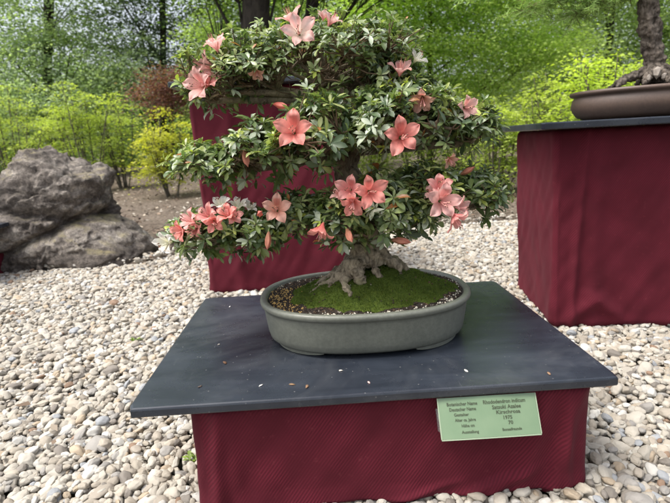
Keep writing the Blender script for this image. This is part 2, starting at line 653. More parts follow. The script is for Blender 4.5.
# triangles only, so that one array holds them
LEAF_T = []
for f in LEAF_F:
    LEAF_T.append((f[0], f[1], f[2]))
    if f[3] != f[2]: LEAF_T.append((f[0], f[2], f[3]))
DIAMOND_V = [(0, 0, 0), (-.28, .45, .04), (0, 1, -.05), (.28, .45, .04)]
DIAMOND_F = [(0, 3, 2, 1)]


# ------------------------------------------------------------------ draped stands
def rr_loop(w, d, r, n):
    """points, normals and arclength of a rounded rectangle starting front left, running right"""
    segs = []
    hw, hd = w/2, d/2
    L = [w-2*r, d-2*r]
    tot = 2*sum(L)+2*PI*r
    out = []
    for i in range(n):
        s = i/n*tot
        q = s
        corners = [((-hw+r, -hd), (1, 0), (0, -1), L[0]), ((hw, -hd+r), (0, 1), (1, 0), L[1]),
                   ((hw-r, hd), (-1, 0), (0, 1), L[0]), ((-hw, hd-r), (0, -1), (-1, 0), L[1])]
        cc = [(hw-r, -hd+r), (hw-r, hd-r), (-hw+r, hd-r), (-hw+r, -hd+r)]
        for k in range(4):
            p0, t, nn, l = corners[k]
            if q <= l:
                out.append((p0[0]+t[0]*q, p0[1]+t[1]*q, nn[0], nn[1], s)); break
            q -= l
            al = PI/2*r
            if q <= al:
                a0 = [-PI/2, 0, PI/2, PI][k]
                a = a0+q/r
                out.append((cc[k][0]+r*math.cos(a), cc[k][1]+r*math.sin(a), math.cos(a), math.sin(a), s)); break
            q -= al
    return out, tot


def draped_stand(cx, cy, w, d, h, ang, label, seed, folds=(), amp=.006, lean=0.0):
    n, M = 420, 70
    r = .022
    loop, tot = rr_loop(w, d, r, n)
    vs, uv, fs = [], [], []
    ca, sa = math.cos(ang), math.sin(ang)

    def put(x, y, z):
        vs.append((cx+x*ca-y*sa, cy+x*sa+y*ca, z))
    for j in range(M+1):
        v = j/M
        z = .004+(h-.004)*v
        for (x, y, nx, ny, s) in loop:
            th = s/tot*2*PI
            q = Vector((math.cos(th)*3*tot/6, math.sin(th)*3*tot/6, seed))
            o = amp*noise.noise(Vector((q.x*1.3, q.y*1.3, seed+z*3)))
            # tension creases running from the corners
            o += amp*.55*abs(noise.noise(Vector((s*9+z*5, z*4.5, seed+3))))
            o += amp*.35*noise.noise(Vector((s*22-z*14, z*7, seed+8)))
            for (s0, k, wd, A, z0, z1) in folds:
                zz = z/h
                if zz < z0-.1 or zz > z1+.1: continue
                wgt = max(0, min(1, (zz-z0)/.12+.0))*max(0, min(1, (z1-zz)/.12)) if (z0 > 0 or z1 < 1) else 1
                o += A*wgt*math.exp(-((s-s0-k*z)/wd)**2)
            # bottom hem rolls under, rumples near the ground
            e = max(0, 1-z/.05)
            o += e*(.010*noise.noise(Vector((s*13, seed, 2)))+.004)
            if z < .02: o -= (.02-z)*.9
            # rounded top edge
            e2 = max(0, 1-(h-z)/.012)
            o -= .008*e2*e2
            sway = lean*(z/h)
            put(x+nx*o+sway, y+ny*o, z)
            uv.append((s, z))
    for j in range(M):
        for i in range(n):
            i2 = (i+1) % n
            fs.append((j*n+i, j*n+i2, (j+1)*n+i2, (j+1)*n+i))
    b = len(vs)
    put(lean, 0, h); uv.append((0, h))
    for i in range(n): fs.append((M*n+i, M*n+(i+1) % n, b))
    b = len(vs)
    put(0, 0, .004); uv.append((0, 0))
    for i in range(n): fs.append(((i+1) % n, i, b))
    o = link_mesh('draped_stand', vs, fs, CLOTH, None, uvs=uv, loc=(cx, cy, 0))
    # the loop closes on itself: no uv seam matters on the hidden rear
    tag(o, label, 'display stand', 'cloth covered display stands')
    BOX_RECTS.append((cx, cy, w, d, ang))
    return o


def board(cx, cy, w, d, z, th, ang, label):
    # slab with rounded edges: rings
    vs, fs = [], []
    n = 160
    prof = [(-.004, 0), (-.001, .0015), (0, .004), (0, th-.004), (-.001, th-.0012), (-.004, th)]
    ca, sa = math.cos(ang), math.sin(ang)
    for (ins, zz) in prof:
        loop, tot = rr_loop(w+2*ins, d+2*ins, .006, n)
        for (x, y, nx, ny, s) in loop:
            wv = .0007*noise.noise(Vector((x*6, y*6, z)))
            vs.append((cx+(x+nx*wv)*ca-(y+ny*wv)*sa, cy+(x+nx*wv)*sa+(y+ny*wv)*ca, z+zz))
    P = len(prof)
    for j in range(P-1):
        for i in range(n):
            fs.append((j*n+i, j*n+(i+1) % n, (j+1)*n+(i+1) % n, (j+1)*n+i))
    fs.append(tuple(range(n-1, -1, -1)))
    fs.append(tuple((P-1)*n+i for i in range(n)))
    o = link_mesh('display_board', vs, fs, SLATE, None, smooth=False, loc=(cx, cy, z))
    return tag(o, label, 'board', 'dark boards on the stands')


A1 = math.radians(1.6)
FB = dict(cx=.080, cy=1.045, w=.716, d=.50, h=BT-.020)
draped_stand(FB['cx'], FB['cy'], FB['w'], FB['d'], FB['h'], A1,
             'low stand wrapped in maroon cloth under the flowering bonsai', 1.0,
             folds=[(.56, .25, .022, .008, 0, 1), (.625, .20, .014, .009, 0, 1), (.655, -.05, .010, .008, 0, 1), (.015, .06, .013, .012, 0, 1), (.055, -.05, .016, .005, 0, 1), (.48, 1.6, .020, .008, 0, .35), (.42, 2.4, .02, .006, 0, .28), (.20, -1.8, .03, .005, .6, 1), (.30, 3.0, .025, .006, 0, .25)], amp=.008)
board(.049, 1.078, .838, .612, BT-.018, .018, A1, 'dark slate grey board under the flowering azalea bonsai')

# right stand
A2 = math.radians(-6)
H2 = .660
c2x, c2y = .735, 1.59
w2, d2 = .80, .46
ctr = Vector((w2/2, d2/2)); ctr = Vector((ctr.x*math.cos(A2)-ctr.y*math.sin(A2), ctr.x*math.sin(A2)+ctr.y*math.cos(A2)))
RBX, RBY = c2x+ctr.x-.015, c2y+ctr.y
draped_stand(RBX, RBY, w2, d2, H2, A2, 'tall stand in maroon cloth at the right under the brown pot', 5.0,
             folds=[(.10, .02, .03, .010, 0, 1), (.035, .06, .012, .012, 0, 1), (.22, -.9, .03, .022, 0.02, .22), (.0, 1.0, .03, .02, 0.02, .2), (.40, -.05, .05, .006, 0, 1)], amp=.010, lean=-.018)
board(RBX-.012, RBY-.005, .93, .60, H2+.0003, .022, A2, 'dark board under the wide brown pot at the right')

# rear stand
A3 = math.radians(1.3)
H3 = .905
draped_stand(-.262, 2.44, .625, .50, H3, A3, 'tall stand in maroon cloth behind the flowering bonsai', 9.0,
             folds=[(.12, .02, .03, .012, 0, 1), (.45, .7, .06, .012, 0, .45), (.3, -.6, .05, .012, 0, .4)], amp=.013, lean=-.012)
board(-.262, 2.43, .775, .60, H3+.0003, .022, A3, 'dark board up behind the flowers of the bonsai')

# left stand (only its corner is in the picture)
draped_stand(-2.24, 2.72, .66, .48, .285, math.radians(2), 'low stand in maroon cloth at the left edge of the photo', 12.0, amp=.008)
board(-2.215, 2.71, .78, .58, .2853, .022, math.radians(2), 'dark board at the left edge of the photo in front of the boulder')

mk_gravel()


# ------------------------------------------------------------------ boulder
def mk_boulder():
    bx, by = -1.62, 3.08
    lobes = []

    def lobe(px, py, y, r, k=1.):
        c = W(px, py, y)
        lobes.append((c, Vector(r), k))
    lobe(44, 168, 3.2, (.24, .30, .14))
    lobe(80, 182, 3.18, (.23, .30, .16))
    lobe(24, 215, 3.15, (.42, .38, .26))
    lobe(0, 240, 3.1, (.42, .36, .30))
    lobe(-60, 238, 3.2, (.42, .40, .34))
    lobe(92, 222, 3.15, (.20, .26, .18))
    lobe(60, 250, 3.05, (.38, .28, .18))
    lobe(122, 246, 3.10, (.21, .24, .19), 1.1)
    lobe(95, 262, 3.0, (.26, .20, .14), 1.1)
    lobe(30, 268, 2.97, (.34, .18, .13), 1.)
    c0 = Vector((-1.75, 3.12, .22))
    import bmesh
    bm = bmesh.new()
    bmesh.ops.create_icosphere(bm, subdivisions=7, radius=1)

    def field(p):
        s = 0
        for c, r, k in lobes:
            q = p-c
            d2_ = (q.x/r.x)**2+(q.y/r.y)**2+(q.z/r.z)**2
            s += math.exp(-1.9*(d2_-1)*1.0)
        return s
    def surf(d):
        lo, hi = .0, 1.9
        for _ in range(18):
            mid = (lo+hi)/2
            if field(c0+d*mid) > 1: lo = mid
            else: hi = mid
        return lo
    rr = random.Random(21)
    planes = []
    for k in range(240):
        d = Vector((rr.gauss(0, 1), rr.gauss(0, 1)-.6, rr.gauss(0, .8)+.2)).normalized()
        q = c0+d*surf(d)
        g = Vector((field(q+Vector((.01, 0, 0)))-field(q-Vector((.01, 0, 0))), field(q+Vector((0, .01, 0)))-field(q-Vector((0, .01, 0))), field(q+Vector((0, 0, .01)))-field(q-Vector((0, 0, .01)))))
        nn = (-g.normalized()+Vector((rr.gauss(0, .20), rr.gauss(0, .20), rr.gauss(0, .20)))).normalized()
        planes.append((nn, nn.dot(q-c0)-rr.uniform(.0, .030), d))
    for v in bm.verts:
        d = v.co.normalized()
        lo, hi = .0, 1.9
        for _ in range(22):
            mid = (lo+hi)/2
            if field(c0+d*mid) > 1: lo = mid
            else: hi = mid
        raw = lo
        for (nn, cc_, pd) in planes:
            if pd.dot(d) < .90: continue
            k_ = nn.dot(d)
            if k_ > .3: lo = min(lo, cc_/k_)
        lo = max(lo, raw-.07)
        p = c0+d*lo
        # fractured layers and hollows
        w_ = Vector((p.x*1.0+p.z*.55, p.y*1.2, p.z*2.0-p.x*.75))
        n1 = noise.fractal(w_*1.6, .9, 2.1, 5)
        n2 = noise.ridged_multi_fractal(w_*2.3+Vector((3, 1, 7)), .9, 2.1, 5, 1., 2.)
        n3 = noise.fractal(p*14, .8, 2.1, 4)
        vor = noise.voronoi(w_*2.4)[0]
        edge = min(1, (vor[1]-vor[0])*5)
        n4 = noise.ridged_multi_fractal(p*7+Vector((5, 2, 1)), .8, 2.1, 4, 1., 2.)
        lo2 = lo + .014*n1 - .012*(n2-1.0) - .013*(n4-1.)+ .018*n3 - .018*(1-edge)**2
        # long diagonal cleft between the two lobes
        u = W(0, 262, 3.0); t = W(125, 200, 3.1)
        ax = Vector((t.x-u.x, 0, t.z-u.z)).normalized()
        rel = Vector((p.x-u.x, 0, p.z-u.z))
        dist = abs(rel.x*ax.z-rel.z*ax.x+.03*noise.noise(p*5))
        if p.y < 3.2: lo2 -= .075*math.exp(-(dist/.028)**2)
        # horizontal crack under the upper shelf
        u = W(0, 205, 3.0); t = W(110, 213, 3.1)
        ax = Vector((t.x-u.x, 0, t.z-u.z)).normalized()
        rel = Vector((p.x-u.x, 0, p.z-u.z))
        dd = rel.x*ax.z-rel.z*ax.x+.035*noise.noise(p*4)
        if p.y < 3.2: lo2 -= .055*math.exp(-(dd/.03)**2)
        v.co = c0+d*lo2-Vector((bx, by, 0))
    bm.normal_update()
    me = bpy.data.meshes.new('boulder'); bm.to_mesh(me); bm.free()
    me.polygons.foreach_set('use_smooth', [True]*len(me.polygons))
    me.materials.append(ROCK)
    o = bpy.data.objects.new('boulder', me); COL.objects.link(o); o.location = (bx, by, 0)
    tag(o, 'big weathered grey brown boulder with mossy top on the gravel', 'boulder')


mk_boulder()


# ------------------------------------------------------------------ the bonsai
PX, PY = .060, 1.068            # pot centre
PW, PD, PH = .215, .163, .096   # half axes at the foot, height
RIMZ = BT+PH
bon = empty('bonsai_tree', (PX, PY, BT), 'azalea bonsai with salmon pink and white flowers in an oval grey green pot', 'bonsai')


def oval(a, b, th, e=2.35):
    c, s = math.cos(th), math.sin(th)
    return (a*abs(c)**(2/e)*(1 if c >= 0 else -1), b*abs(s)**(2/e)*(1 if s >= 0 else -1))


def lathe_oval(prof, cx, cy, z0, ang, n=128, closed_bottom=True, e=2.35):
    """prof: (scale offset metres outward, z)"""
    vs, fs = [], []
    ca, sa = math.cos(ang), math.sin(ang)
    for (a, b, z) in prof:
        for k in range(n):
            x, y = oval(a, b, 2*PI*k/n, e)
            vs.append((cx+x*ca-y*sa, cy+x*sa+y*ca, z0+z))
    P = len(prof)
    for j in range(P-1):
        for k in range(n):
            fs.append((j*n+k, j*n+(k+1) % n, (j+1)*n+(k+1) % n, (j+1)*n+k))
    fs.append(tuple(range(n-1, -1, -1)))
    fs.append(tuple((P-1)*n+k for k in range(n)))
    return vs, fs


fz = .008
prof = []
for (o, z) in [(-.016, fz), (-.008, fz+.002), (-.002, fz+.008), (.001, fz+.02), (.004, .05), (.007, PH-.022), (.008, PH-.0155),
               (.0105, PH-.0145), (.0135, PH-.011), (.0145, PH-.006), (.0135, PH-.0015), (.010, PH), (.003, PH), (-.001, PH-.003), (-.002, PH-.014)]:
    prof.append((PW+o, PD+o, z))
vs, fs = lathe_oval(prof, PX, PY, BT, A1)
pot = link_mesh('pot', vs, fs, POT, bon)
for (fx_, fy_) in ((-.62, -.62), (.62, -.62), (-.62, .62), (.62, .62)):
    mb = MB()
    a0 = math.atan2(fy_, fx_)
    nn = 14
    ring = []
    for k in range(nn+1):
        a = a0+(k/nn-.5)*.75
        xo, yo = oval(PW-.012, PD-.012, a); xi, yi = oval(PW-.05, PD-.05, a)
        ring.append(((xo, yo), (xi, yi)))
    vv, ff = [], []
    for k, ((xo, yo), (xi, yi)) in enumerate(ring):
        t_ = math.sin(PI*k/nn)**.35 if 0 < k < nn else .3
        for (x, y, z) in ((xo, yo, fz+.002), (xo, yo, fz-(fz-.0006)*t_), (xi, yi, fz-(fz-.0006)*t_), (xi, yi, fz+.002)):
            vv.append((PX+x, PY+y, BT+z))
    for k in range(nn):
        for q in range(4):
            ff.append((k*4+q, k*4+(q+1) % 4, k*4+4+(q+1) % 4, k*4+4+q))
    ff += [(3, 2, 1, 0), (nn*4, nn*4+1, nn*4+2, nn*4+3)]
    link_mesh('foot', vv, ff, POT, pot, smooth=False)


# soil and moss
def moss_h(x, y):
    """height above rim plane of moss/soil; x,y relative to the pot centre, plus moss weight"""
    cx_, cy_ = .02, -.005
    q = ((x-cx_)/.165)**2+((y-cy_)/.115)**2
    h = -.010+.052*math.exp(-q*1.5)
    h += .010*math.exp(-(((x-.10)/.06)**2+((y+.02)/.06)**2))
    h += .007*math.exp(-(((x+.08)/.05)**2+((y+.05)/.04)**2))
    return h


def moss_w(x, y):
    q = ((x-.016)/.178)**2+((y+.028)/.116)**2
    return q+.30*noise.noise(Vector((x*22, y*22, 3.)))+.12*noise.noise(Vector((x*70, y*70, 9.)))


def disc_grid(fun, inside, nx=170, ny=124, step=.0025):
    idx, vs, fs = {}, [], []
    for j in range(-ny//2, ny//2+1):
        for i in range(-nx//2, nx//2+1):
            x, y = i*step, j*step
            if inside(x, y):
                idx[(i, j)] = len(vs)
                vs.append((PX+x, PY+y, RIMZ+fun(x, y)))
    for (i, j) in idx:
        a = [(i, j), (i+1, j), (i+1, j+1), (i, j+1)]
        if all(k in idx for k in a): fs.append(tuple(idx[k] for k in a))
    return vs, fs


def in_pot(x, y, m=0.0):
    return (abs(x)/(PW-.001-m))**2.35+(abs(y)/(PD-.001-m))**2.35 < 1


vs, fs = disc_grid(lambda x, y: moss_h(x, y)+.0018*noise.noise(Vector((x*90, y*90, 0))), in_pot)
soil = link_mesh('soil', vs, fs, M_simple('dark_soil', (.030, .023, .018), .95, .6, 300, .9, .003), bon)


def moss_top(x, y):
    w = moss_w(x, y)
    e = max(0., min(1., (1.0-w)/.25))
    lump = noise.noise(Vector((x*38, y*38, 4)))*.0045+noise.noise(Vector((x*110, y*110, 6)))*.0014
    return moss_h(x, y)+.0062*e**.5+lump*e-.001


vs, fs = disc_grid(moss_top, lambda x, y: in_pot(x, y, .006) and moss_w(x, y) < 1.0, step=.002, nx=210, ny=160)
cols = []
for v in vs:
    k = .5+.5*noise.noise(Vector((v[0]*30, v[1]*30, 8)))
    k2 = .5+.5*noise.noise(Vector((v[0]*150, v[1]*150, 8)))
    cols.append((.026+.030*k+.02*k2, .040+.045*k+.02*k2, .007+.010*k))
moss = link_mesh('moss', vs, fs, MOSS, bon, cols=cols)
# moss fuzz
pts = []
while len(pts) < 15000:
    x, y = rnd.uniform(-PW, PW), rnd.uniform(-PD, PD)
    if in_pot(x, y, .008) and moss_w(x, y) < .96: pts.append((PX+x, PY+y, RIMZ+moss_top(x, y)-.0008))
org = np.array(pts)
n = len(org)
d = unit(np.c_[RG.normal(0, .45, n), RG.normal(0, .45, n), np.ones(n)])
fx, fy, fz_ = frames(d, rand_dirs(n))
k = RG.random((n, 1))
k = np.clip(k*.5+.5*np.array([[.5+.9*noise.noise(Vector((p[0]*26, p[1]*26, 5)))] for p in pts]), 0, 1)
cols = np.array([[.024, .042, .008]])*(1-k)+np.array([[.125, .185, .028]])*k
o_ = scatter('moss_tuft', [(-.22, 0, 0), (.22, 0, 0), (0, 1, .1)], [(0, 1, 2)], org, fx, fy, fz_, RG.uniform(.0025, .0052, n), cols, NEEDLE, moss, kind='stuff')

# soil grains: bark bits, brown crumbs, yellow pumice near the rim
import bmesh as _bm
bmx = _bm.new(); _bm.ops.create_icosphere(bmx, subdivisions=1, radius=1)
ICO_V = np.array([v.co[:] for v in bmx.verts]); ICO_F = np.array([[v.index for v in f.verts] for f in bmx.faces]); bmx.free()
pts, cl, sz = [], [], []
while len(pts) < 3800:
    x, y = rnd.uniform(-PW, PW), rnd.uniform(-PD, PD)
    if not in_pot(x, y, .004): continue
    w = moss_w(x, y)
    if w < 1.0 and rnd.random() > .02: continue
    rim = (abs(x)/(PW-.004))**2.35+(abs(y)/(PD-.004))**2.35
    r_ = rnd.random()
    if x < -.13 and y < .04 and r_ < .35: c = (.38, .25, .09)
    elif rim > .86 and r_ < (.30 if y < 0 else .10): c = (.50, .47, .38)
    elif r_ < .25: c = (.10, .065, .04)
    elif r_ < .30: c = (.33, .30, .25)
    else: c = (.035, .026, .02)
    z = moss_top(x, y) if w < 1 else moss_h(x, y)
    pts.append((PX+x, PY+y, RIMZ+z+.001)); cl.append(c); sz.append(rnd.uniform(.0011, .0028))
n = len(pts)
fx, fy, fz_ = frames(rand_dirs(n), rand_dirs(n))
S3 = np.array(sz)[:, None]*RG.uniform(.6, 1.2, (n, 3))
scatter('soil_grain', ICO_V, ICO_F, np.array(pts), fx, fy, fz_, S3, np.array(cl), VCOL, soil, kind='stuff', smooth=False)

# trunk with surface roots (fused by a remesh)
TB = Vector((PX+.0, PY-.0, RIMZ+.018))
yT = 1.075


def T(px, py, y=yT): return W(px, py, y)


trunk_ctrl = [(T(370, 264, 1.07), .037), (T(368, 250, 1.07), .034), (T(365, 235, 1.075), .033), (T(360, 212, 1.08), .035), (T(352, 188, 1.09), .031), (T(345, 165, 1.10), .028),
              (T(350, 140, 1.11), .025), (T(352, 115, 1.11), .020), (T(338, 92, 1.11), .015), (T(325, 70, 1.12), .010), (T(318, 50, 1.12), .006)]
tm = MB()
p_, r_ = curve_pts(trunk_ctrl, 44)
tm.tube(p_, r_, 20, rough=.38, seed=1.)


def root(pix, r0, r1, seed):
    """pix: list of (dx, dy) offsets from the pot centre; roots follow the moss surface"""
    ctrl = []
    n_ = len(pix)
    for i, (x, y, lift) in enumerate(pix):
        t = i/(n_-1)
        ctrl.append((Vector((PX+x, PY+y, RIMZ+moss_h(x, y)+lift)), r0*(1-t)+r1*t))
    a_, b_ = curve_pts(ctrl, 22)
    b_ = [b*(1+.22*math.sin(i*1.3+seed)) for i, b in enumerate(b_)]
    tm.tube(a_, b_, 12, rough=.5, seed=seed)


root([(-.005, .0, .050), (-.036, -.018, .022), (-.066, -.036, .007), (-.095, -.040, .004), (-.120, -.050, -.003)], .014, .0032, 1)
root([(-.005, -.01, .055), (-.028, -.030, .028), (-.042, -.048, .010), (-.042, -.068, .006), (-.034, -.084, .003), (-.032, -.098, -.004)], .016, .0032, 2)
root([(.0, -.01, .060), (-.012, -.036, .036), (-.016, -.052, .016), (-.004, -.064, .002)], .019, .010, 3)
root([(-.01, .0, .045), (-.045, .0, .020), (-.080, -.008, .006), (-.108, -.014, .003), (-.13, -.004, -.004)], .013, .0034, 4)
root([(-.01, .0, .050), (-.040, -.010, .024), (-.060, -.022, .008), (-.075, -.050, .002), (-.088, -.062, -.004)], .011, .003, 14)
root([(.01, .0, .055), (.036, -.010, .034), (.058, -.018, .018), (.074, -.022, .009), (.078, -.036, -.003)], .015, .006, 5)
root([(.01, .0, .050), (.044, .008, .032), (.070, .006, .018), (.092, .0, .005), (.100, -.008, -.004)], .013, .005, 6)
root([(.01, .0, .050), (.040, .0, .034), (.064, -.008, .022), (.086, -.012, .010), (.092, -.026, -.003)], .010, .005, 15)
root([(.01, .0, .050), (.016, -.030, .034), (.024, -.042, .016), (.034, -.050, .0)], .012, .005, 7)
root([(.0, .02, .045), (-.02, .05, .015), (-.05, .08, .0)], .016, .006, 8)
root([(.0, .02, .045), (.03, .05, .02), (.06, .08, .0)], .016, .006, 9)
for k in range(11):   # burls low on the trunk
    a = rnd.uniform(0, 2*PI); zz = rnd.uniform(.01, .075)
    rr = .031-.10*max(0, zz-.03)
    tm.tube([TB+Vector((math.cos(a)*rr, math.sin(a)*rr*.9, zz)), TB+Vector((math.cos(a)*(rr+.006), math.sin(a)*(rr+.006)*.9, zz+rnd.uniform(-.012, .012)))], [rnd.uniform(.006, .012)]*2, 8)
trunk = tm.build('trunk', BARK, bon)
md = trunk.modifiers.new('fuse', 'REMESH'); md.mode = 'VOXEL'; md.voxel_size = .0022; md.use_smooth_shade = True
md = trunk.modifiers.new('soft', 'SMOOTH'); md.factor = .6; md.iterations = 4
tx = bpy.data.textures.new('bark_lumps', 'CLOUDS'); tx.noise_scale = .016; tx.noise_depth = 3
md = trunk.modifiers.new('lumps', 'DISPLACE'); md.texture = tx; md.strength = .007; md.mid_level = .5; md.texture_coords = 'LOCAL'
tx = bpy.data.textures.new('bark_cracks', 'CLOUDS'); tx.noise_scale = .0055; tx.noise_depth = 3
md = trunk.modifiers.new('cracks', 'DISPLACE'); md.texture = tx; md.strength = .0042; md.mid_level = .5; md.texture_coords = 'LOCAL'

# branches and foliage pads.  lobe: px, py, depth y, rx, ry, rz
PADS = [
    dict(name='crown', start=(338, 92, 1.11), r0=.012, lobes=[(318, 60, 1.12, .165, .17, .098), (352, 62, 1.10, .14, .16, .085), (275, 68, 1.11, .13, .14, .078)], n=450, ls=.95),
    dict(name='upper left', start=(343, 100, 1.11), r0=.010, lobes=[(228, 74, 1.08, .085, .11, .066), (208, 88, 1.06, .05, .08, .045)], n=150),
    dict(name='upper right', start=(345, 95, 1.11), r0=.010, lobes=[(392, 80, 1.10, .072, .10, .062), (412, 92, 1.08, .042, .07, .036)], n=130),
    dict(name='middle left', start=(348, 150, 1.10), r0=.014, lobes=[(214, 163, 1.05, .080, .10, .045), (262, 150, 1.03, .085, .11, .062), (318, 136, .99, .090, .10, .080)], n=360, ls=1.22),
    dict(name='middle right', start=(349, 150, 1.10), r0=.015, lobes=[(378, 122, 1.00, .075, .09, .062), (425, 118, 1.05, .085, .11, .060), (468, 128, 1.08, .062, .09, .055), (398, 104, 1.02, .075, .09, .050)], n=400, ls=1.15),
    dict(name='lower left', start=(358, 205, 1.08), r0=.012, lobes=[(207, 235, 1.00, .070, .09, .052), (250, 232, 1.02, .070, .09, .052), (297, 215, 1.04, .060, .08, .050)], n=250, ls=1.2),
    dict(name='low centre', start=(358, 200, 1.08), r0=.009, lobes=[(345, 218, 1.00, .062, .07, .062), (382, 208, 1.00, .065, .08, .075)], n=210, ls=1.22),
    dict(name='lower right', start=(352, 185, 1.09), r0=.013, lobes=[(425, 192, 1.05, .078, .10, .056), (474, 194, 1.09, .072, .09, .054), (408, 214, 1.02, .060, .08, .058)], n=290, ls=1.22),
]
vis_flowers = []   # filled below, used to keep leaves from covering them

FL = [
    # px, py, y, radius m, facing (x toward right, y away from camera, z up), kind
    (299, 30, .96, .037, (.05, -1, .15), 'pale'), (290, 14, 1.02, .030, (-.4, -.2, .9), 'pink'), (333, 17, 1.02, .026, (.5, -.3, .8), 'palepink'),
    (214, 41, 1.03, .030, (-.25, -.35, .9), 'pink'), (201, 63, 1.02, .028, (-.7, -.5, .5), 'pink'), (197, 85, .98, .034, (-.5, -.9, .1), 'pink'),
    (280, 105, .97, .017, (.7, -.6, -.2), 'salmonbud'), (293, 129, .90, .040, (0, -1, .25), 'salmon'), (403, 135, .90, .041, (.05, -1, .15), 'salmon'),
    (401, 66, 1.00, .030, (.1, -.5, .85), 'pink'), (418, 56, 1.02, .022, (.5, -.5, .7), 'white'), (422, 101, .97, .030, (-.2, -.8, -.5), 'peach'),
    (469, 106, 1.00, .027, (.35, -.9, .1), 'pink'), (246, 157, .93, .018, (.2, -.5, -.8), 'orangebud'),
    (226, 212, .92, .026, (-.1, -.7, .7), 'salmon'), (205, 213, .93, .024, (-.3, -.7, .6), 'salmonpink'), (187, 219, .93, .027, (-.6, -.6, .5), 'pink'),
    (178, 232, .92, .024, (-.5, -.8, .0), 'salmon'), (163, 243, .93, .027, (-.5, -.85, .1), 'white'), (220, 202, .96, .024, (-.2, -.4, .9), 'white'),
    (238, 203, .97, .024, (.1, -.4, .9), 'white'), (250, 206, .98, .018, (.4, -.4, .8), 'white'), (276, 208, .94, .033, (.05, -.95, .35), 'peach'),
    (268, 240, .92, .017, (-.1, -.4, -.9), 'orangebud'), (320, 233, .92, .030, (-.35, -.35, -.85), 'salmon'), (349, 189, .90, .031, (-.2, -1, .2), 'salmonpink'),
    (371, 191, .885, .036, (.1, -1, .1), 'salmon'), (352, 205, .89, .028, (-.2, -.8, -.4), 'salmon'), (337, 192, .92, .017, (-.6, -.5, .5), 'pink'),
    (349, 235, .90, .018, (.2, -.8, -.5), 'orangebud'), (440, 185, .93, .029, (-.1, -.7, .65), 'salmonpink'), (444, 202, .90, .038, (.1, -1, .05), 'pink'),
    (458, 221, .90, .029, (.45, -.55, -.7), 'salmonpink'), (463, 207, .95, .024, (.7, -.7, .1), 'pink'), (451, 161, .98, .018, (.3, -.7, -.5), 'peach'),
    (467, 171, 1.0, .015, (.7, -.3, .4), 'orangebud'), (400, 241, .93, .018, (.85, -.3, -.1), 'orangebud'),
    (207, 69, 1.10, .026, (-.6, .3, .6), 'pink'), (208, 79, 1.0, .026, (.2, -.7, .6), 'salmonpink'), (191, 76, 1.02, .024, (-.9, -.2, .4), 'palepink'),
    (257, 74, .98, .018, (.1, -.6, -.7), 'peach'), (193, 229, .95, .024, (-.2, -.9, .1), 'salmonpink'), (214, 223, .92, .022, (.2, -.9, -.1), 'salmon'), (234, 215, .93, .022, (.5, -.7, .3), 'salmonpink'),
 (324, 14, 1.05, .018, (.2, .1, .9), 'palepink'), (351, 200, .93, .022, (-.8, -.4, -.1), 'salmonpink'), (432, 191, .95, .022, (-.7, -.5, .4), 'pink'), (260, 214, .93, .016, (.2, -.8, .3), 'salmonbud'),
]
FLP = [(W(f[0], f[1], f[2]), f[3]) for f in FL]


def in_ell(p, L):
    c, r = L
    return ((p[0]-c[0])/r[0])**2+((p[1]-c[1])/r[1])**2+((p[2]-c[2])/r[2])**2


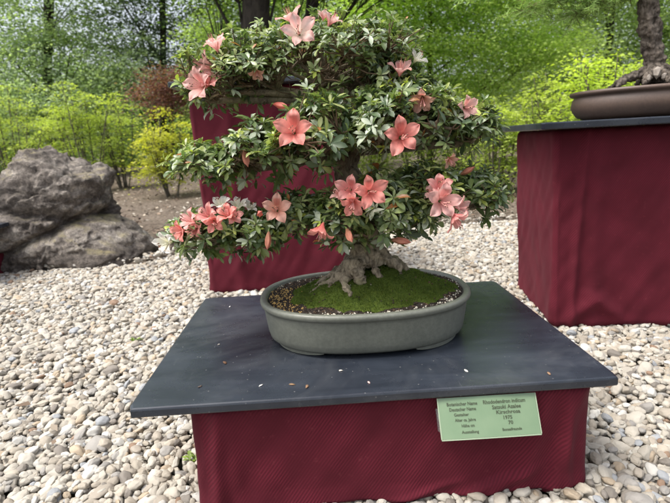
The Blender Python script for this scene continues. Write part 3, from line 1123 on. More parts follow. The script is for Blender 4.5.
LABELP = {'crown': 'rounded foliage pad at the top of the tree', 'upper left': 'small foliage pad at upper left', 'upper right': 'small foliage pad at upper right',
          'middle left': 'wide foliage pad at middle left', 'middle right': 'wide foliage pad at middle right', 'lower left': 'low foliage pad at the left tip',
          'low centre': 'low foliage pad in front of the trunk', 'lower right': 'low foliage pad at right over the gravel'}
LEAF_PAL = [((.100, .148, .055), 5), ((.145, .195, .070), 4), ((.066, .102, .048), 3.5), ((.20, .25, .095), 3), ((.31, .36, .14), 1.8), ((.31, .36, .27), 2.6)]  # last, whitish tone puts the glossy leaf sheen into the colour
for P in PADS:
    pr = random.Random(hash(P['name'].replace(' ', '')) % 7 if False else sum(map(ord, P['name'])))
    L = [(W(a, b, c), (rx, ry, rz)) for (a, b, c, rx, ry, rz) in P['lobes']]
    start = W(*P['start'])
    # secondary skeleton: from the start through each lobe's underside
    skel = []   # (pos, radius)
    br, tw = MB(), MB()
    for (c, r) in L:
        low = c+Vector((0, 0, -r[2]*.55))
        mid = start.lerp(low, .5)+Vector((pr.uniform(-.01, .01), pr.uniform(-.02, .02), pr.uniform(-.012, .006)))
        a_, b_ = curve_pts([(start, P['r0']), (mid, P['r0']*.75), (low, P['r0']*.5)], 12)
        br.tube(a_, b_, 10, rough=.35, seed=pr.random()*9)
        skel += [(q, s) for q, s in list(zip(a_, b_))[5:]]
        for k in range(11):
            th = pr.uniform(0, 2*PI); ph = pr.uniform(-.25, .75)
            e = c+Vector((math.cos(th)*r[0]*.72*math.cos(ph), math.sin(th)*r[1]*.72*math.cos(ph), -r[2]*.3+r[2]*.8*math.sin(ph)))
            m_ = low.lerp(e, .5)+Vector((pr.uniform(-.012, .012), pr.uniform(-.012, .012), pr.uniform(-.004, .012)))
            a2, b2 = curve_pts([(low, P['r0']*.42), (m_, P['r0']*.28), (e, P['r0']*.16)], 8)
            br.tube(a2, b2, 6, rough=.3, seed=k)
            skel += [(q, s) for q, s in list(zip(a2, b2))[2:]]
    SK = np.array([q for q, s in skel])
    tips = []
    tries = 0
    while len(tips) < P['n']*1.45 and tries < 60000:
        tries += 1
        c, r = L[pr.randrange(len(L))]
        d = Vector((pr.gauss(0, 1), pr.gauss(0, 1), pr.gauss(0, 1))).normalized()
        if d.z < -.2 and pr.random() < .86: continue
        if P['name'] in ('crown', 'upper left', 'upper right') and d.z < .12 and pr.random() < .5: continue
        rho = pr.uniform(.62, 1.06) if pr.random() < .8 else pr.uniform(.3, .8)
        bumpy = 1+.36*noise.noise(Vector((d.x*2.2, d.y*2.2, d.z*2.2+len(P['name'])))*1.3)
        rho *= bumpy
        p = c+Vector((d.x*r[0], d.y*r[1], d.z*r[2]))*rho
        if sum(1 for l in L if l[0] is not c and in_ell(p, l) < .45): continue
        if any(min((p-q).length for q in tips[-40:]) < .009 for _ in (0,) if tips): continue
        # keep room in front of the open flowers
        bad = False
        for fp, fr in FLP:
            if (p-fp).length < fr*.95: bad = True; break
            v = p-Vector((0, 0, CAM_Z)); u = fp-Vector((0, 0, CAM_Z))
            if v.length < u.length+.01 and (v.normalized()-u.normalized()).length*u.length < fr*.95: bad = True; break
        if bad: continue
        tips.append(p)
        # twig
        dd = ((SK-np.array(p))**2).sum(1)
        base = Vector(SK[int(np.argmin(dd+RG.random(len(SK))*.0012))])
        mid = base.lerp(p, .55)+Vector((pr.uniform(-.006, .006), pr.uniform(-.006, .006), pr.uniform(-.008, .002)))
        tw.tube([base, mid, p], [.0019, .0014, .0009], 4, cap=False, col=(1, 1, 1))
    # extra bare twigs in the interior: the tangle seen from below
    for k in range(int(P['n']*.9)):
        a = Vector(SK[pr.randrange(len(SK))])
        cc_ = min((l[0] for l in L), key=lambda q: (q-a).length)
        b = a.lerp(cc_, .35)+Vector((pr.gauss(0, .018), pr.gauss(0, .018), pr.gauss(0, .010)))
        tw.tube([a, a.lerp(b, .5)+Vector((0, 0, -.004)), b], [.0016, .0011, .0006], 4, cap=False)
    # leaves
    og, dr, nm, sc, cl = [], [], [], [], []
    cen = sum((l[0] for l in L), Vector())/len(L)
    for p in tips:
        l = min(L, key=lambda q: (p-q[0]).length)
        outw = Vector(((p.x-l[0].x)/l[1][0], (p.y-l[0].y)/l[1][1], (p.z-l[0].z)/l[1][2]))
        outw = outw.normalized() if outw.length > 1e-4 else Vector((0, 0, 1))
        ax = (outw*.75+Vector((0, 0, .8))+Vector((pr.gauss(0, .3), pr.gauss(0, .3), pr.gauss(0, .2)))).normalized()
        a = ax.orthogonal().normalized(); b = ax.cross(a)
        nl = pr.choice((6, 7, 8, 9)); ph0 = pr.uniform(0, 6.28)
        tone = pr.choices([c for c, w in LEAF_PAL], [w for c, w in LEAF_PAL])[0]
        young = pr.random() < .14
        for q in range(nl):
            th = ph0+2*PI*q/nl+pr.uniform(-.3, .3)
            el = pr.uniform(-.35, .55) if q < nl-2 else pr.uniform(.5, 1.2)
            d = ((a*math.cos(th)+b*math.sin(th))*math.cos(el)+ax*math.sin(el)).normalized()
            n_ = ax*math.cos(el)-(a*math.cos(th)+b*math.sin(th))*math.sin(el)
            size = pr.uniform(.012, .027)*P.get('ls', 1)*(.7 if q >= nl-2 else 1)
            c = tone if pr.random() < .65 else pr.choices([c for c, w in LEAF_PAL], [w for c, w in LEAF_PAL])[0]
            k = pr.uniform(.8, 1.2)
            c = (c[0]*k, c[1]*k, c[2]*k)
            if young and q >= nl-4: c = (.30*k, .36*k, .07*k); size *= .85
            if pr.random() < .012: c = (.28, .12, .04)
            og.append(p-ax*pr.uniform(0, .006)); dr.append(d); nm.append(n_); sc.append((size*pr.uniform(.85, 1.2), size, size*pr.uniform(.4, 1.8))); cl.append(c)
        # a few older leaves lower on the twig
        for q in range(2):
            d = (outw+Vector((pr.gauss(0, .7), pr.gauss(0, .7), pr.gauss(0, .4)))).normalized()
            og.append(p-ax*pr.uniform(.01, .02)); dr.append(d); nm.append(Vector((0, 0, 1))+Vector((pr.gauss(0, .3), pr.gauss(0, .3), 0)))
            s_ = pr.uniform(.016, .026); sc.append((s_, s_, s_)); c = tone; cl.append((c[0]*.9, c[1]*.9, c[2]*.9))
    fx, fy, fz_ = frames(np.array([v[:] for v in dr]), np.array([v[:] for v in nm]))
    cols = np.repeat(np.array(cl)[:, None, :], len(LEAF_V), 1)
    cols[:, [2, 5, 8], :] *= np.array([1.25, 1.2, 1.2])       # paler midrib
    pad = scatter('foliage_pad', LEAF_V, LEAF_T, np.array([v[:] for v in og]), fx, fy, fz_, np.array(sc), cols, LEAF, bon)
    tag(pad, LABELP[P['name']])
    tw.build('twigs', TWIG, pad)
    br.build('branch', BARK, bon)


# flowers
KIND = {  # edge colour, throat colour
    'salmon': ((.89, .38, .33), (.78, .22, .19)), 'salmonpink': ((.89, .45, .41), (.79, .27, .26)), 'pink': ((.88, .54, .50), (.80, .38, .35)),
    'palepink': ((.84, .55, .50), (.74, .33, .30)), 'pale': ((.84, .46, .43), (.86, .72, .62)), 'peach': ((.84, .49, .40), (.76, .35, .26)), 'white': ((.86, .83, .78), (.80, .78, .55)),
    'salmonbud': ((.78, .30, .25), (.62, .18, .13)), 'orangebud': ((.62, .27, .19), (.42, .20, .12)),
}


def flower(p, R, face, kind, seed):
    r = random.Random(seed)
    face = Vector(face).normalized()
    a = face.cross(Vector((0, 0, 1)))
    a = a.normalized() if a.length > .05 else Vector((1, 0, 0))
    b = a.cross(face)
    # b points up when facing the viewer
    if b.z < 0: a, b = -a, -b
    roll = r.uniform(-.25, .25)
    edge, throat = KIND[kind]
    bud = kind.endswith('bud')
    vs, fs, cs = [], [], []
    NS, NT = 12, 9
    for k in range(5):
        ang0 = PI/2+2*PI*k/5+roll+r.uniform(-.10, .10)
        lr = R*r.uniform(.88, 1.12)
        curl = r.uniform(-.9, .45)
        tw_ = r.uniform(-.5, .5)
        rag = r.uniform(0, 9)
        base = len(vs)
        for i in range(NS):
            s = i/(NS-1)
            if bud:
                rad = lr*(.08+.22*math.sin(PI*min(s, .8)))*(1 if s < .8 else (1-s)/.2*.9+.1)
                hh = lr*(-1.0+2.1*s)
                wd = rad*math.tan(PI/5)*1.15
            else:
                rad = lr*(.06+.90*s**1.35)*(1+.04*math.sin(k*2.3+seed))
                hh = lr*(-.78+.84*min(s/.70, 1)**.8) + lr*(curl*.55*max(0, s-.55)/.45*max(0, s-.55))
                wt = rad*math.tan(PI/5)
                q_ = max(0., (s-.60)/.41)
                lob = lr*(.300+.012*(k % 3))*(1-q_**1.8)**.85 if s > .60 else lr*(.300+.012*(k % 3))
                wd = min(wt*1.04, lob) if s > .28 else wt
                if s >= .999: wd = lr*.025
            for j in range(NT):
                t = -1+2*j/(NT-1)
                off = t*wd
                ruf = .07*lr*math.sin(t*7+rag+s*9) if bud else lr*(.075*math.sin(t*5+rag+s*6)+.03*math.sin(t*13+rag*3+s*15))*max(0, s-.35)
                cup = .10*lr*(t*t)*max(0, s-.25)*(1 if not bud else 0)
                rr_ = rad - (0 if s > .35 else (1-math.cos(t*PI/5))*rad)
                if s > .85 and abs(t) > .5: rr_ -= lr*.02
                x = math.cos(ang0)*rr_-math.sin(ang0)*off
                y = math.sin(ang0)*rr_+math.cos(ang0)*off
                h = hh+ruf+cup+tw_*off*max(0, s-.4)
                vs.append(p+a*x+b*y+face*h)
                g = max(0, min(1, (s-.22)/.5))
                c = [throat[q]*(1-g)+edge[q]*g for q in range(3)]
                if k == 0 and not bud and .35 < s < .7 and abs(t) < .6 and kind != 'white':      # blotch of the upper lobe
                    c = [c[0]*.88, c[1]*.62, c[2]*.62]
                if kind in ('pale', 'palepink'):
                    g2 = max(0, 1-abs(t)*1.4)*max(0, min(1, (s-.3)/.3))
                    c = [c[q]*(1-.6*g2)+(.88, .80, .76)[q]*.6*g2 for q in range(3)]
                mid_ = 1-.10*max(0, 1-abs(t)*5)
                kk = 1+.06*noise.noise(Vector((t*6, s*3, seed+k)))
                mid_ *= 1-.06*abs(math.sin(t*8.5+s*2))
                cs.append((c[0]*mid_*kk, c[1]*mid_*kk, c[2]*mid_*kk))
        for i in range(NS-1):
            for j in range(NT-1):
                fs.append((base+i*NT+j, base+i*NT+j+1, base+(i+1)*NT+j+1, base+(i+1)*NT+j))
    fl = link_mesh('flower', vs, fs, PETAL, bon, cols=cs)
    lab = {'salmon': 'open salmon pink flower', 'salmonpink': 'salmon pink flower', 'pink': 'soft pink flower', 'palepink': 'pale pink flower', 'pale': 'pale pink flower with a white throat',
           'peach': 'drooping peach coloured flower', 'white': 'white flower', 'salmonbud': 'small half open salmon flower', 'orangebud': 'withered orange flower'}[kind]
    fl['label'] = lab
    # calyx stalk back into the foliage
    st = MB()
    q = p-face*R*.66
    st.tube([q+face*.002, q-face*.010, q-face*.018+Vector((0, .012, -.006))], [R*.07, .0016, .0012], 6, col=(.10, .16, .04))
    st.build('stalk', STAMEN, fl)
    if not bud:
        sm = MB()
        for k in range(7):
            th = r.uniform(0, 6.28); sp_ = r.uniform(.04, .16)*R
            e = p+a*math.cos(th)*sp_*1.5+(b*(math.sin(th)*sp_*1.2-.10*R))+face*R*r.uniform(.30, .55)
            s0 = p-face*R*.60
            m_ = s0.lerp(e, .5)-b*R*.05
            c = (.78, .42, .38) if kind != 'white' else (.80, .80, .68)
            sm.tube([s0, m_, e], [.0006, .0006, .0005], 4, cap=False, col=c)
            sm.tube([e, e+face*.0018], [.0011, .0009], 6, col=(.16, .08, .05) if k else (.55, .30, .2))
        sm.build('stamens', STAMEN, fl)


for i, f in enumerate(FL):
    flower(W(f[0], f[1], f[2]), f[3]*.95, f[4], f[5], 31+i)


# ------------------------------------------------------------------ label card
def text_mesh(s, size):
    cu = bpy.data.curves.new('t', 'FONT')
    cu.body = s; cu.size = size; cu.align_x = 'CENTER'; cu.align_y = 'CENTER'; cu.resolution_u = 2; cu.offset = size*.018
    o = bpy.data.objects.new('t', cu); COL.objects.link(o)
    dg = bpy.context.evaluated_depsgraph_get()
    me = bpy.data.meshes.new_from_object(o.evaluated_get(dg))
    v = [tuple(q.co) for q in me.vertices]; f = [tuple(p.vertices) for p in me.polygons]
    bpy.data.objects.remove(o); bpy.data.curves.remove(cu); bpy.data.meshes.remove(me)
    return v, f


def mk_card():
    yF = FB['cy']-FB['d']/2
    tl, tr_ = W(436.5, 399, yF-.014), W(532, 392.5, yF-.010)
    bl, br_ = W(444, 439.5, yF-.046), W(543, 433.5, yF-.040)
    X = ((tr_-tl)+(br_-bl)).normalized()
    Y = ((tl-bl)+(tr_-br_)); Y = (Y-X*Y.dot(X)).normalized()
    Z = X.cross(Y)
    w = ((tr_-tl).length+(br_-bl).length)/2
    h = ((tl-bl).length+(tr_-br_).length)/2
    c = (tl+tr_+bl+br_)/4
    root_ = empty('name_card', c, 'pale green printed name card in a clear sleeve hanging below the board', 'label')

    def P(u, v, o=0.):   # u, v in metres from centre
        return c+X*u+Y*v+Z*(o+.0035*math.sin((u/w+.5)*PI)-.0012*(v/h))
    m, nt, b = new_mat('card_paper')
    n1 = noise_tex(nt, 25, 3, .5)
    nt.links.new(ramp(nt, n1, [(.3, (.125, .195, .11)), (.7, (.15, .22, .128))]), b.inputs['Base Color'])
    b.inputs['Roughness'].default_value = .45
    b.inputs['Coat Weight'].default_value = .35
    b.inputs['Coat Roughness'].default_value = .12

    def sheet(u0, u1, v0, v1, o, mat, name, par, th=.0006):
        nu = 24
        vs_, fs_ = [], []
        for i in range(nu+1):
            u = u0+(u1-u0)*i/nu
            vs_ += [P(u, v0, o), P(u, v1, o), P(u, v1, o-th), P(u, v0, o-th)]
        for i in range(nu):
            for q in range(4): fs_.append((i*4+q, i*4+(q+1) % 4, i*4+4+(q+1) % 4, i*4+4+q))
        fs_ += [(3, 2, 1, 0), (nu*4, nu*4+1, nu*4+2, nu*4+3)]
        return link_mesh(name, vs_, fs_, mat, par, smooth=False)
    card = sheet(-w/2, w/2, -h/2, h/2, 0, m, 'card', root_)
    mw = M_simple('card_rim', (.26, .32, .22), .4, .05)
    for (a, b_, e, f) in ((-w/2-.0012, w/2+.0012, -h/2-.0022, -h/2-.0003), (-w/2-.0022, -w/2-.0003, -h/2, h/2), (w/2+.0003, w/2+.0022, -h/2, h/2)):
        sheet(a, b_, e, f, .0004, mw, 'sleeve_edge', root_)
    # clear strip of the sleeve standing out at the left
    mg, nt, b = new_mat('clear_plastic')
    b.inputs['Base Color'].default_value = (.85, .9, .88, 1); b.inputs['Roughness'].default_value = .12
    b.inputs['Transmission Weight'].default_value = .85; b.inputs['IOR'].default_value = 1.3
    a0, a1 = W(435.5, 409, yF-.003), W(438, 431, yF-.004)
    b0, b1 = P(-w/2+.001, h*.25, -.001), P(-w/2+.001, -h*.38, -.001)
    link_mesh('clear_sleeve', [a0, a1, b1, b0, a0+Vector((0, .0006, 0)), a1+Vector((0, .0006, 0)), b1+Vector((0, .0006, 0)), b0+Vector((0, .0006, 0))],
              [(0, 1, 2, 3), (7, 6, 5, 4), (0, 4, 5, 1), (1, 5, 6, 2), (2, 6, 7, 3), (3, 7, 4, 0)], mg, root_, smooth=False)
    ink = M_simple('print_ink', (.045, .055, .03), .5, .1)
    lines = [('Botanischer Name', -.265, .33, .31, .0056), ('Deutscher Name', -.265, .20, .27, .0056), ('Gestalter', -.285, .07, .15, .0048), ('Alter ca. Jahre', -.25, -.06, .21, .0048), ('Höhe cm', -.23, -.20, .13, .0048), ('Ausstellung', -.215, -.35, .17, .0046),
             ('Rhododendron indicum', .17, .335, .44, .0062), ('Satsuki Azalee', .185, .20, .30, .0062), ('Kirschrosa', .195, .075, .25, .0060), ('1975', .18, -.06, .09, .0058), ('70', .205, -.185, .05, .0056), ('Bonsaifreunde', .21, -.345, .20, .0044)]
    for s, u, v, wf, sz_ in lines:
        tv, tf = text_mesh(s, sz_*1.45)
        xs = [q[0] for q in tv]
        k = wf*w/(max(xs)-min(xs))
        vs_ = [P(u*w+x*k, v*h+y, .0006) for (x, y, _) in tv]
        link_mesh('lettering', vs_, tf, ink, card, smooth=False)


mk_card()


# ------------------------------------------------------------------ scraps on the board
def scraps():
    items = [
        (225, 363, .010, (.09, .05, .03), 'tiny dark brown leaf scrap on the left half of the board', 'leaf scrap'),
        (261, 386, .006, (.75, .73, .66), 'tiny white petal scrap near the front edge left of the pot', 'petal scrap'),
        (292, 385, .008, (.22, .14, .08), 'tan leaf scrap near the front edge, left of its twin', 'leaf scrap'),
        (307, 387, .009, (.20, .12, .07), 'thin brown leaf scrap near the front edge, below the pot', 'leaf scrap'),
        (230, 307, .006, (.72, .70, .68), 'tiny white petal scrap near the rear left corner of the board', 'petal scrap'),
        (200, 387, .006, (.08, .06, .05), 'tiny black crumb near the front left corner of the board', 'crumb'),
        (369, 383, .006, (.60, .38, .34), 'tiny pink petal scrap on the board in front of the pot', 'petal scrap'),
        (466, 371, .008, (.62, .60, .54), 'pale petal scrap right of the pot on the board', 'petal scrap'),
        (549, 374, .009, (.22, .14, .09), 'tan leaf flake at the front edge above the name card', 'leaf scrap'),
        (341, 371, .006, (.55, .50, .42), 'beige petal scrap in front of the middle of the pot', 'petal scrap'),
        (219, 345, .005, (.30, .28, .25), 'small grey crumb left of the pot on the board', 'crumb'),
    ]
    for i, (px, py, s, c, lab, cat) in enumerate(items):
        p = WZ(px, py, BT)
        mb = MB()
        r = random.Random(i)
        a = r.uniform(0, 6.28)
        vv = []
        nn = 7
        for k in range(nn):
            th = 2*PI*k/nn
            rr = s*.5*r.uniform(.7, 1.15)
            x, y = math.cos(th)*rr*1.5, math.sin(th)*rr*.7
            vv.append((x*math.cos(a)-y*math.sin(a), x*math.sin(a)+y*math.cos(a), r.uniform(.0002, .0016)))
        top = [p+Vector(v)+Vector((0, 0, .0007)) for v in vv]; bot = [p+Vector((v[0], v[1], v[2]*.6+.0001)) for v in vv]
        mb.add(top+bot+[p+Vector((0, 0, .0024))], [(k, (k+1) % nn, 2*nn) for k in range(nn)]+[(k+nn, (k+1) % nn+nn, (k+1) % nn, k) for k in range(nn)]+[tuple(range(2*nn-1, nn-1, -1))], c)
        o = mb.build(cat.replace(' ', '_'), VCOL, None, loc=p)
        tag(o, lab, cat, 'scraps fallen on the front board')


scraps()


def weed(px, py, lab, n=26, s=.02):
    p = WZ(px, py, .012)
    og = np.array([p[:]]*n)+RG.normal(0, .006, (n, 3))*np.array([1, 1, .2])
    d = unit(np.c_[RG.normal(0, 1, n), RG.normal(0, 1, n), RG.uniform(.2, 1.0, n)])
    fx, fy, fz_ = frames(d, np.array([[0, 0, 1.]]*n)+RG.normal(0, .1, (n, 3)))
    cols = np.array([[.19, .27, .05]])*RG.uniform(.7, 1.2, (n, 1))
    o = scatter('weed', LEAF_V, LEAF_T, og, fx, fy, fz_, RG.uniform(.6, 1.2, n)*s, cols, LEAF, None, loc=p)
    tag(o, lab, 'weed')


weed(135, 341, 'small bright green weed among the pebbles left of the board')
weed(193, 461, 'short grass tuft at the left foot of the front stand', 20, .022)


# ------------------------------------------------------------------ second bonsai on the right
def mk_larch():
    zt = H2+.024
    cx, cy = RBX+.065, RBY+.005
    # pot left end seen at px ~573
    root_ = empty('bonsai_tree', (cx, cy, zt), 'thick rough barked bonsai in a wide shallow brown pot on the right stand', 'bonsai')
    a, b = .345, .215
    pf = []
    for (o, z) in [(-.060, 0), (-.045, .002), (-.020, .014), (-.006, .034), (-.002, .052), (-.006, .072), (-.012, .080), (-.012, .0825), (0.0, .084), (.004, .089), (.003, .096), (-.004, .098), (-.020, .098), (-.024, .094), (-.026, .08)]:
        pf.append((a+o, b+o, z))
    vs, fs = lathe_oval(pf, cx, cy, zt, A2, e=2.2)
    link_mesh('pot', vs, fs, POT2, root_)
    # soil mound
    vs, fs = [], []
    nr, na = 20, 60
    for i in range(nr):
        for k in range(na):
            t = i/(nr-1)
            x, y = oval((a-.026)*t, (b-.026)*t, 2*PI*k/na, 2.2)
            z = .088+.045*(1-t)**1.0*math.exp(-((x-.02)/.2)**2)+.008*noise.noise(Vector((x*20, y*20, 2)))*(1-t*.7)
            vs.append((cx+x*math.cos(A2)-y*math.sin(A2), cy+x*math.sin(A2)+y*math.cos(A2), zt+z))
    for i in range(nr-1):
        for k in range(na): fs.append((i*na+k, i*na+(k+1) % na, (i+1)*na+(k+1) % na, (i+1)*na+k))
    link_mesh('soil', vs, fs, M_simple('pot_earth', (.075, .06, .045), .95, .6, 90, .9, .01), root_)
    mb = MB()
    yy = cy-.02
    tb = W(656, 74, yy)
    ctrl = [(tb+Vector((0, 0, -.03)), .043), (tb+Vector((0, 0, .01)), .035), (W(652, 50, yy), .030), (W(649, 20, yy), .029), (W(650, -20, yy), .028), (W(660, -80, yy), .036), (W(650, -150, yy), .025), (W(655, -210, yy), .012)]
    p_, r_ = curve_pts(ctrl, 60)
    mb.tube(p_, r_, 36, rough=.45, seed=4)
    for k, (dx, dy, rr) in enumerate([(-.16, -.05, .020), (-.10, -.10, .022), (-.03, -.12, .024), (.06, -.11, .024), (.13, -.06, .02), (.15, .03, .02), (-.14, .03, .02), (0, .12, .02)]):
        q, s = curve_pts([(tb+Vector((0, 0, .020)), rr*.9), (tb+Vector((dx*.4, dy*.4, .002)), rr*.7), (tb+Vector((dx*.75, dy*.75, -.014)), rr*.5), (tb+Vector((dx, dy, -.04)), rr*.3)], 14)
        mb.tube(q, s, 12, rough=.6, seed=k)
    tr = mb.build('trunk', BARK2, root_)
    md = tr.modifiers.new('fuse', 'REMESH'); md.mode = 'VOXEL'; md.voxel_size = .0035; md.use_smooth_shade = True
    tx2 = bpy.data.textures.new('plates', 'VORONOI'); tx2.noise_scale = .016
    md = tr.modifiers.new('plates', 'DISPLACE'); md.texture = tx2; md.strength = .010; md.mid_level = .5; md.texture_coords = 'LOCAL'
    tx3 = bpy.data.textures.new('plate_cracks', 'CLOUDS'); tx3.noise_scale = .009; tx3.noise_depth = 3
    md = tr.modifiers.new('cracks', 'DISPLACE'); md.texture = tx3; md.strength = .010; md.mid_level = .5; md.texture_coords = 'LOCAL'
    # stones at the foot
    for (px, py, s) in ((657, 72, .022), (649, 78, .012), (664, 76, .014)):
        p = W(px, py, yy-.10)
        V = ICO_V*np.array([.6, .6, 1.0])*s
        V = V*(1+RG.normal(0, .10, (len(V), 1)))
        link_mesh('stone', V+np.array(p), ICO_F, M_simple('grey_stone', (.25, .22, .19), .8, .3, 60), root_, smooth=False)
    # branches with drooping needle sprays above the picture edge
    bl = MB()
    og, dr = [], []
    r = random.Random(5)
    for (px, py, y, ex, ey) in [(650, -10, yy, 520, 10), (650, -15, yy, 575, 14), (650, -20, yy+.1, 545, 2), (652, -40, yy, 560, -14), (652, -40, yy, 470, -6), (655, -70, yy-.05, 600, -20), (655, -60, yy, 760, -10), (652, -110, yy, 560, -80), (652, -110, yy, 720, -90), (652, -150, yy, 600, -150), (652, -160, yy, 700, -160), (655, -200, yy, 650, -215), (650, -25, yy+.1, 590, 8)]:
        s0 = W(px, py, y); e = W(ex, ey, y+r.uniform(-.12, .12))
        m_ = s0.lerp(e, .5)+Vector((0, 0, .03))
        q, s = curve_pts([(s0, .012), (m_, .008), (e, .003)], 20)
        bl.tube(q, s, 8, rough=.4, seed=px)
        for i in range(4, 21):
            for k in range(9):
                L = r.uniform(.03, .10)
                d = Vector((r.gauss(0, 1), r.gauss(0, 1), r.gauss(-.1, .35))).normalized()
                t0 = q[i]; t1 = t0+d*L
                bl.tube([t0, t1], [.0011, .0005], 4, cap=False)
                nb = int(L/.0022)
                for u in range(nb):
                    b0 = t0.lerp(t1, (u+r.random())/nb)
                    w_ = (d*.5+Vector((r.gauss(0, .8), r.gauss(0, .8), r.gauss(0, .5)))).normalized()
                    og.append(b0[:]); dr.append(w_[:])
    bl.build('branches', TWIG, root_)
    og = np.array(og); dr = np.array(dr); n = len(og)
    fx, fy, fz_ = frames(dr, rand_dirs(n))
    k = RG.random((n, 1))
    cols = np.array([[.20, .31, .10]])*(1-k)+np.array([[.36, .50, .18]])*k
    scatter('foliage', [(-.055, 0, 0), (.055, 0, 0), (0, 1, 0)], [(0, 1, 2)], og, fx, fy, fz_, RG.uniform(.016, .028, n), cols, NEEDLE, root_)


mk_larch()


# ------------------------------------------------------------------ trees and shrubs
def tree(px, y, gy, blobs, label, cat, group, c1, c2, nleaf, lsize, tr=.12, trunk_top=None, name='tree', flat=.35, barkm=None, clus=.22, lean=(0, 0), tg=None, needles=False, per=34, base_pt=None, limb=1.0):
    """blobs: (px, py, dy, r_px_x, r_px_z) measured at depth y; gy: ground height"""
    b0 = W(px, 170, y); base = Vector((b0.x, y, gy))
    if base_pt is not None: base = Vector(base_pt)
    root_ = empty(name, base, label, cat, group)
    B = []
    for (bx_, by_, dy, rx, rz) in blobs:
        c = W(bx_, by_, y+dy)
        B.append((c, Vector((rx/FPX*y, max(rx, rz)*.8/FPX*y, rz/FPX*y))))
    topc = max(B, key=lambda q: q[0].z)[0]
    tt = W(*trunk_top) if trunk_top else Vector((base.x+.2*(topc.x-base.x), y, topc.z))
    ctrl = [(base-Vector((0, 0, .1)), tr*1.35), (base+Vector((0, 0, .25)), tr), (base.lerp(tt, .5)+Vector((lean[0], lean[1], 0)), tr*.75), (tt, tr*.25)]
    p_, r_ = curve_pts(ctrl, 26)
    mb = MB(); mb.tube(p_, r_, 12, rough=.3, seed=px)
    bk = barkm or TBARK
    mb.build('trunk', bk, root_)
    lb = MB()
    r = random.Random(int(px*7+y))
    for (c, rad) in B:
        s0 = p_[min(len(p_)-1, max(4, int(len(p_)*min(.95, max(.15, (c.z-base.z)*.8/max(tt.z-base.z, .1))))))]
        q, s = curve_pts([(s0, tr*.32*limb), (s0.lerp(c, .5)+Vector((0, 0, -.06)), tr*.2*limb), (c, tr*.08*limb)], 8)
        lb.tube(q, s, 6, rough=.2)
        for k in range(7):
            d = Vector((r.gauss(0, 1), r.gauss(0, 1), r.gauss(0, .7))).normalized()
            e = c+Vector((d.x*rad.x, d.y*rad.y, d.z*rad.z))*.8
            lb.tube([q[5], q[5].lerp(e, .5)+Vector((0, 0, .03)), e], [tr*.10*limb, tr*.07*limb, tr*.03*limb], 5, cap=False)
    lb.build('branches', bk, root_)
    # leaf sprays
    vol = [a[1].x*a[1].z for a in B]; tot = sum(vol)
    ncl = max(6, nleaf//per)
    og, dr, nm, cl, sc = [], [], [], [], []
    for (c, rad), v_ in zip(B, vol):
        m_ = max(2, int(ncl*v_/tot))
        d = rand_dirs(m_); d[:, 2] += .15; d = unit(d)
        rho = RG.uniform(.45, 1.08, (m_, 1))
        cc = np.array(c[:])+d*np.array(rad[:])*rho
        for q in range(m_):
            k_ = per
            out = np.array([d[q, 0], d[q, 1], 0.])
            P_ = RG.normal(0, 1, (k_, 3))*np.array([clus, clus, clus*flat])
            P_[:, 2] -= .25*(P_[:, 0]**2+P_[:, 1]**2)/max(clus, .01)*.6
            og.append(cc[q]+P_)
            dd = P_*np.array([1, 1, .2])+RG.normal(0, .6*clus, (k_, 3))*np.array([1, 1, .35])+out*clus*.6
            dr.append(dd)
            nm.append(np.array([[0, 0, 1.]])+RG.normal(0, .65, (k_, 3))*np.array([1, 1.2, 1])-np.array([[0, .25, 0]]))
            t = RG.random()
            base_c = np.array(c1)*(1-t)+np.array(c2)*t
            base_c = base_c*.82+base_c.mean()*.18
            cl.append(base_c*RG.uniform(.75, 1.25, (k_, 1)))
            sc.append(RG.uniform(.65, 1.25, k_)*lsize)
    og, dr, nm, cl, sc = map(np.concatenate, (og, dr, nm, cl, sc))
    fx, fy, fz_ = frames(dr, nm)
    tv = DIAMOND_V if not needles else [(0, 0, 0), (-.09, .45, .0), (0, 1, -.02), (.09, .45, .0)]
    scatter('crown', tv, DIAMOND_F, og, fx, fy, fz_, sc, cl, FOL, root_)
    return root_


G0 = .05
# tall trees
tree(48, 12.5, .1, [(40, 20, 0, 60, 30), (70, 55, 0, 60, 30), (0, 70, -.5, 60, 35), (110, 85, 0, 45, 30), (55, -30, 0, 70, 30), (60, -90, 0, 60, 40), (20, 110, -1, 60, 30), (-70, 60, 0, 60, 60), (-60, -30, 0, 60, 50), (60, -150, 0, 45, 40), (90, 120, 0, 50, 30)],
     'tall soft green conifer at the far left with drooping sprays', 'tree', 'tall trees beyond the bed', (.23, .33, .19), (.42, .53, .30), 80000, .080, .11, trunk_top=(45, -200, 12.5), flat=.16, clus=.36, per=90, needles=False)  # distance haze is put into these pale greyed leaf colours
tree(165, 14, .1, [(100, 20, 0, 26, 12), (140, 40, 0, 40, 16), (190, 20, .3, 42, 18), (175, 65, 0, 45, 16), (130, -10, 0, 40, 14), (215, 50, .3, 34, 24), (120, 60, 0, 34, 14), (160, -60, 0, 70, 30), (220, -30, 0, 60, 30), (90, -50, 0, 40, 24), (165, -120, 0, 60, 40), (145, 92, 0, 50, 22), (205, 85, 0, 40, 25), (160, 20, 0, 20, 9)],
     'dark leafy tree with sky showing through, left of the bonsai crown', 'tree', 'tall trees beyond the bed', (.09, .15, .085), (.20, .28, .15), 52000, .088, .11, trunk_top=(160, -150, 14), flat=.22, clus=.26, per=110)
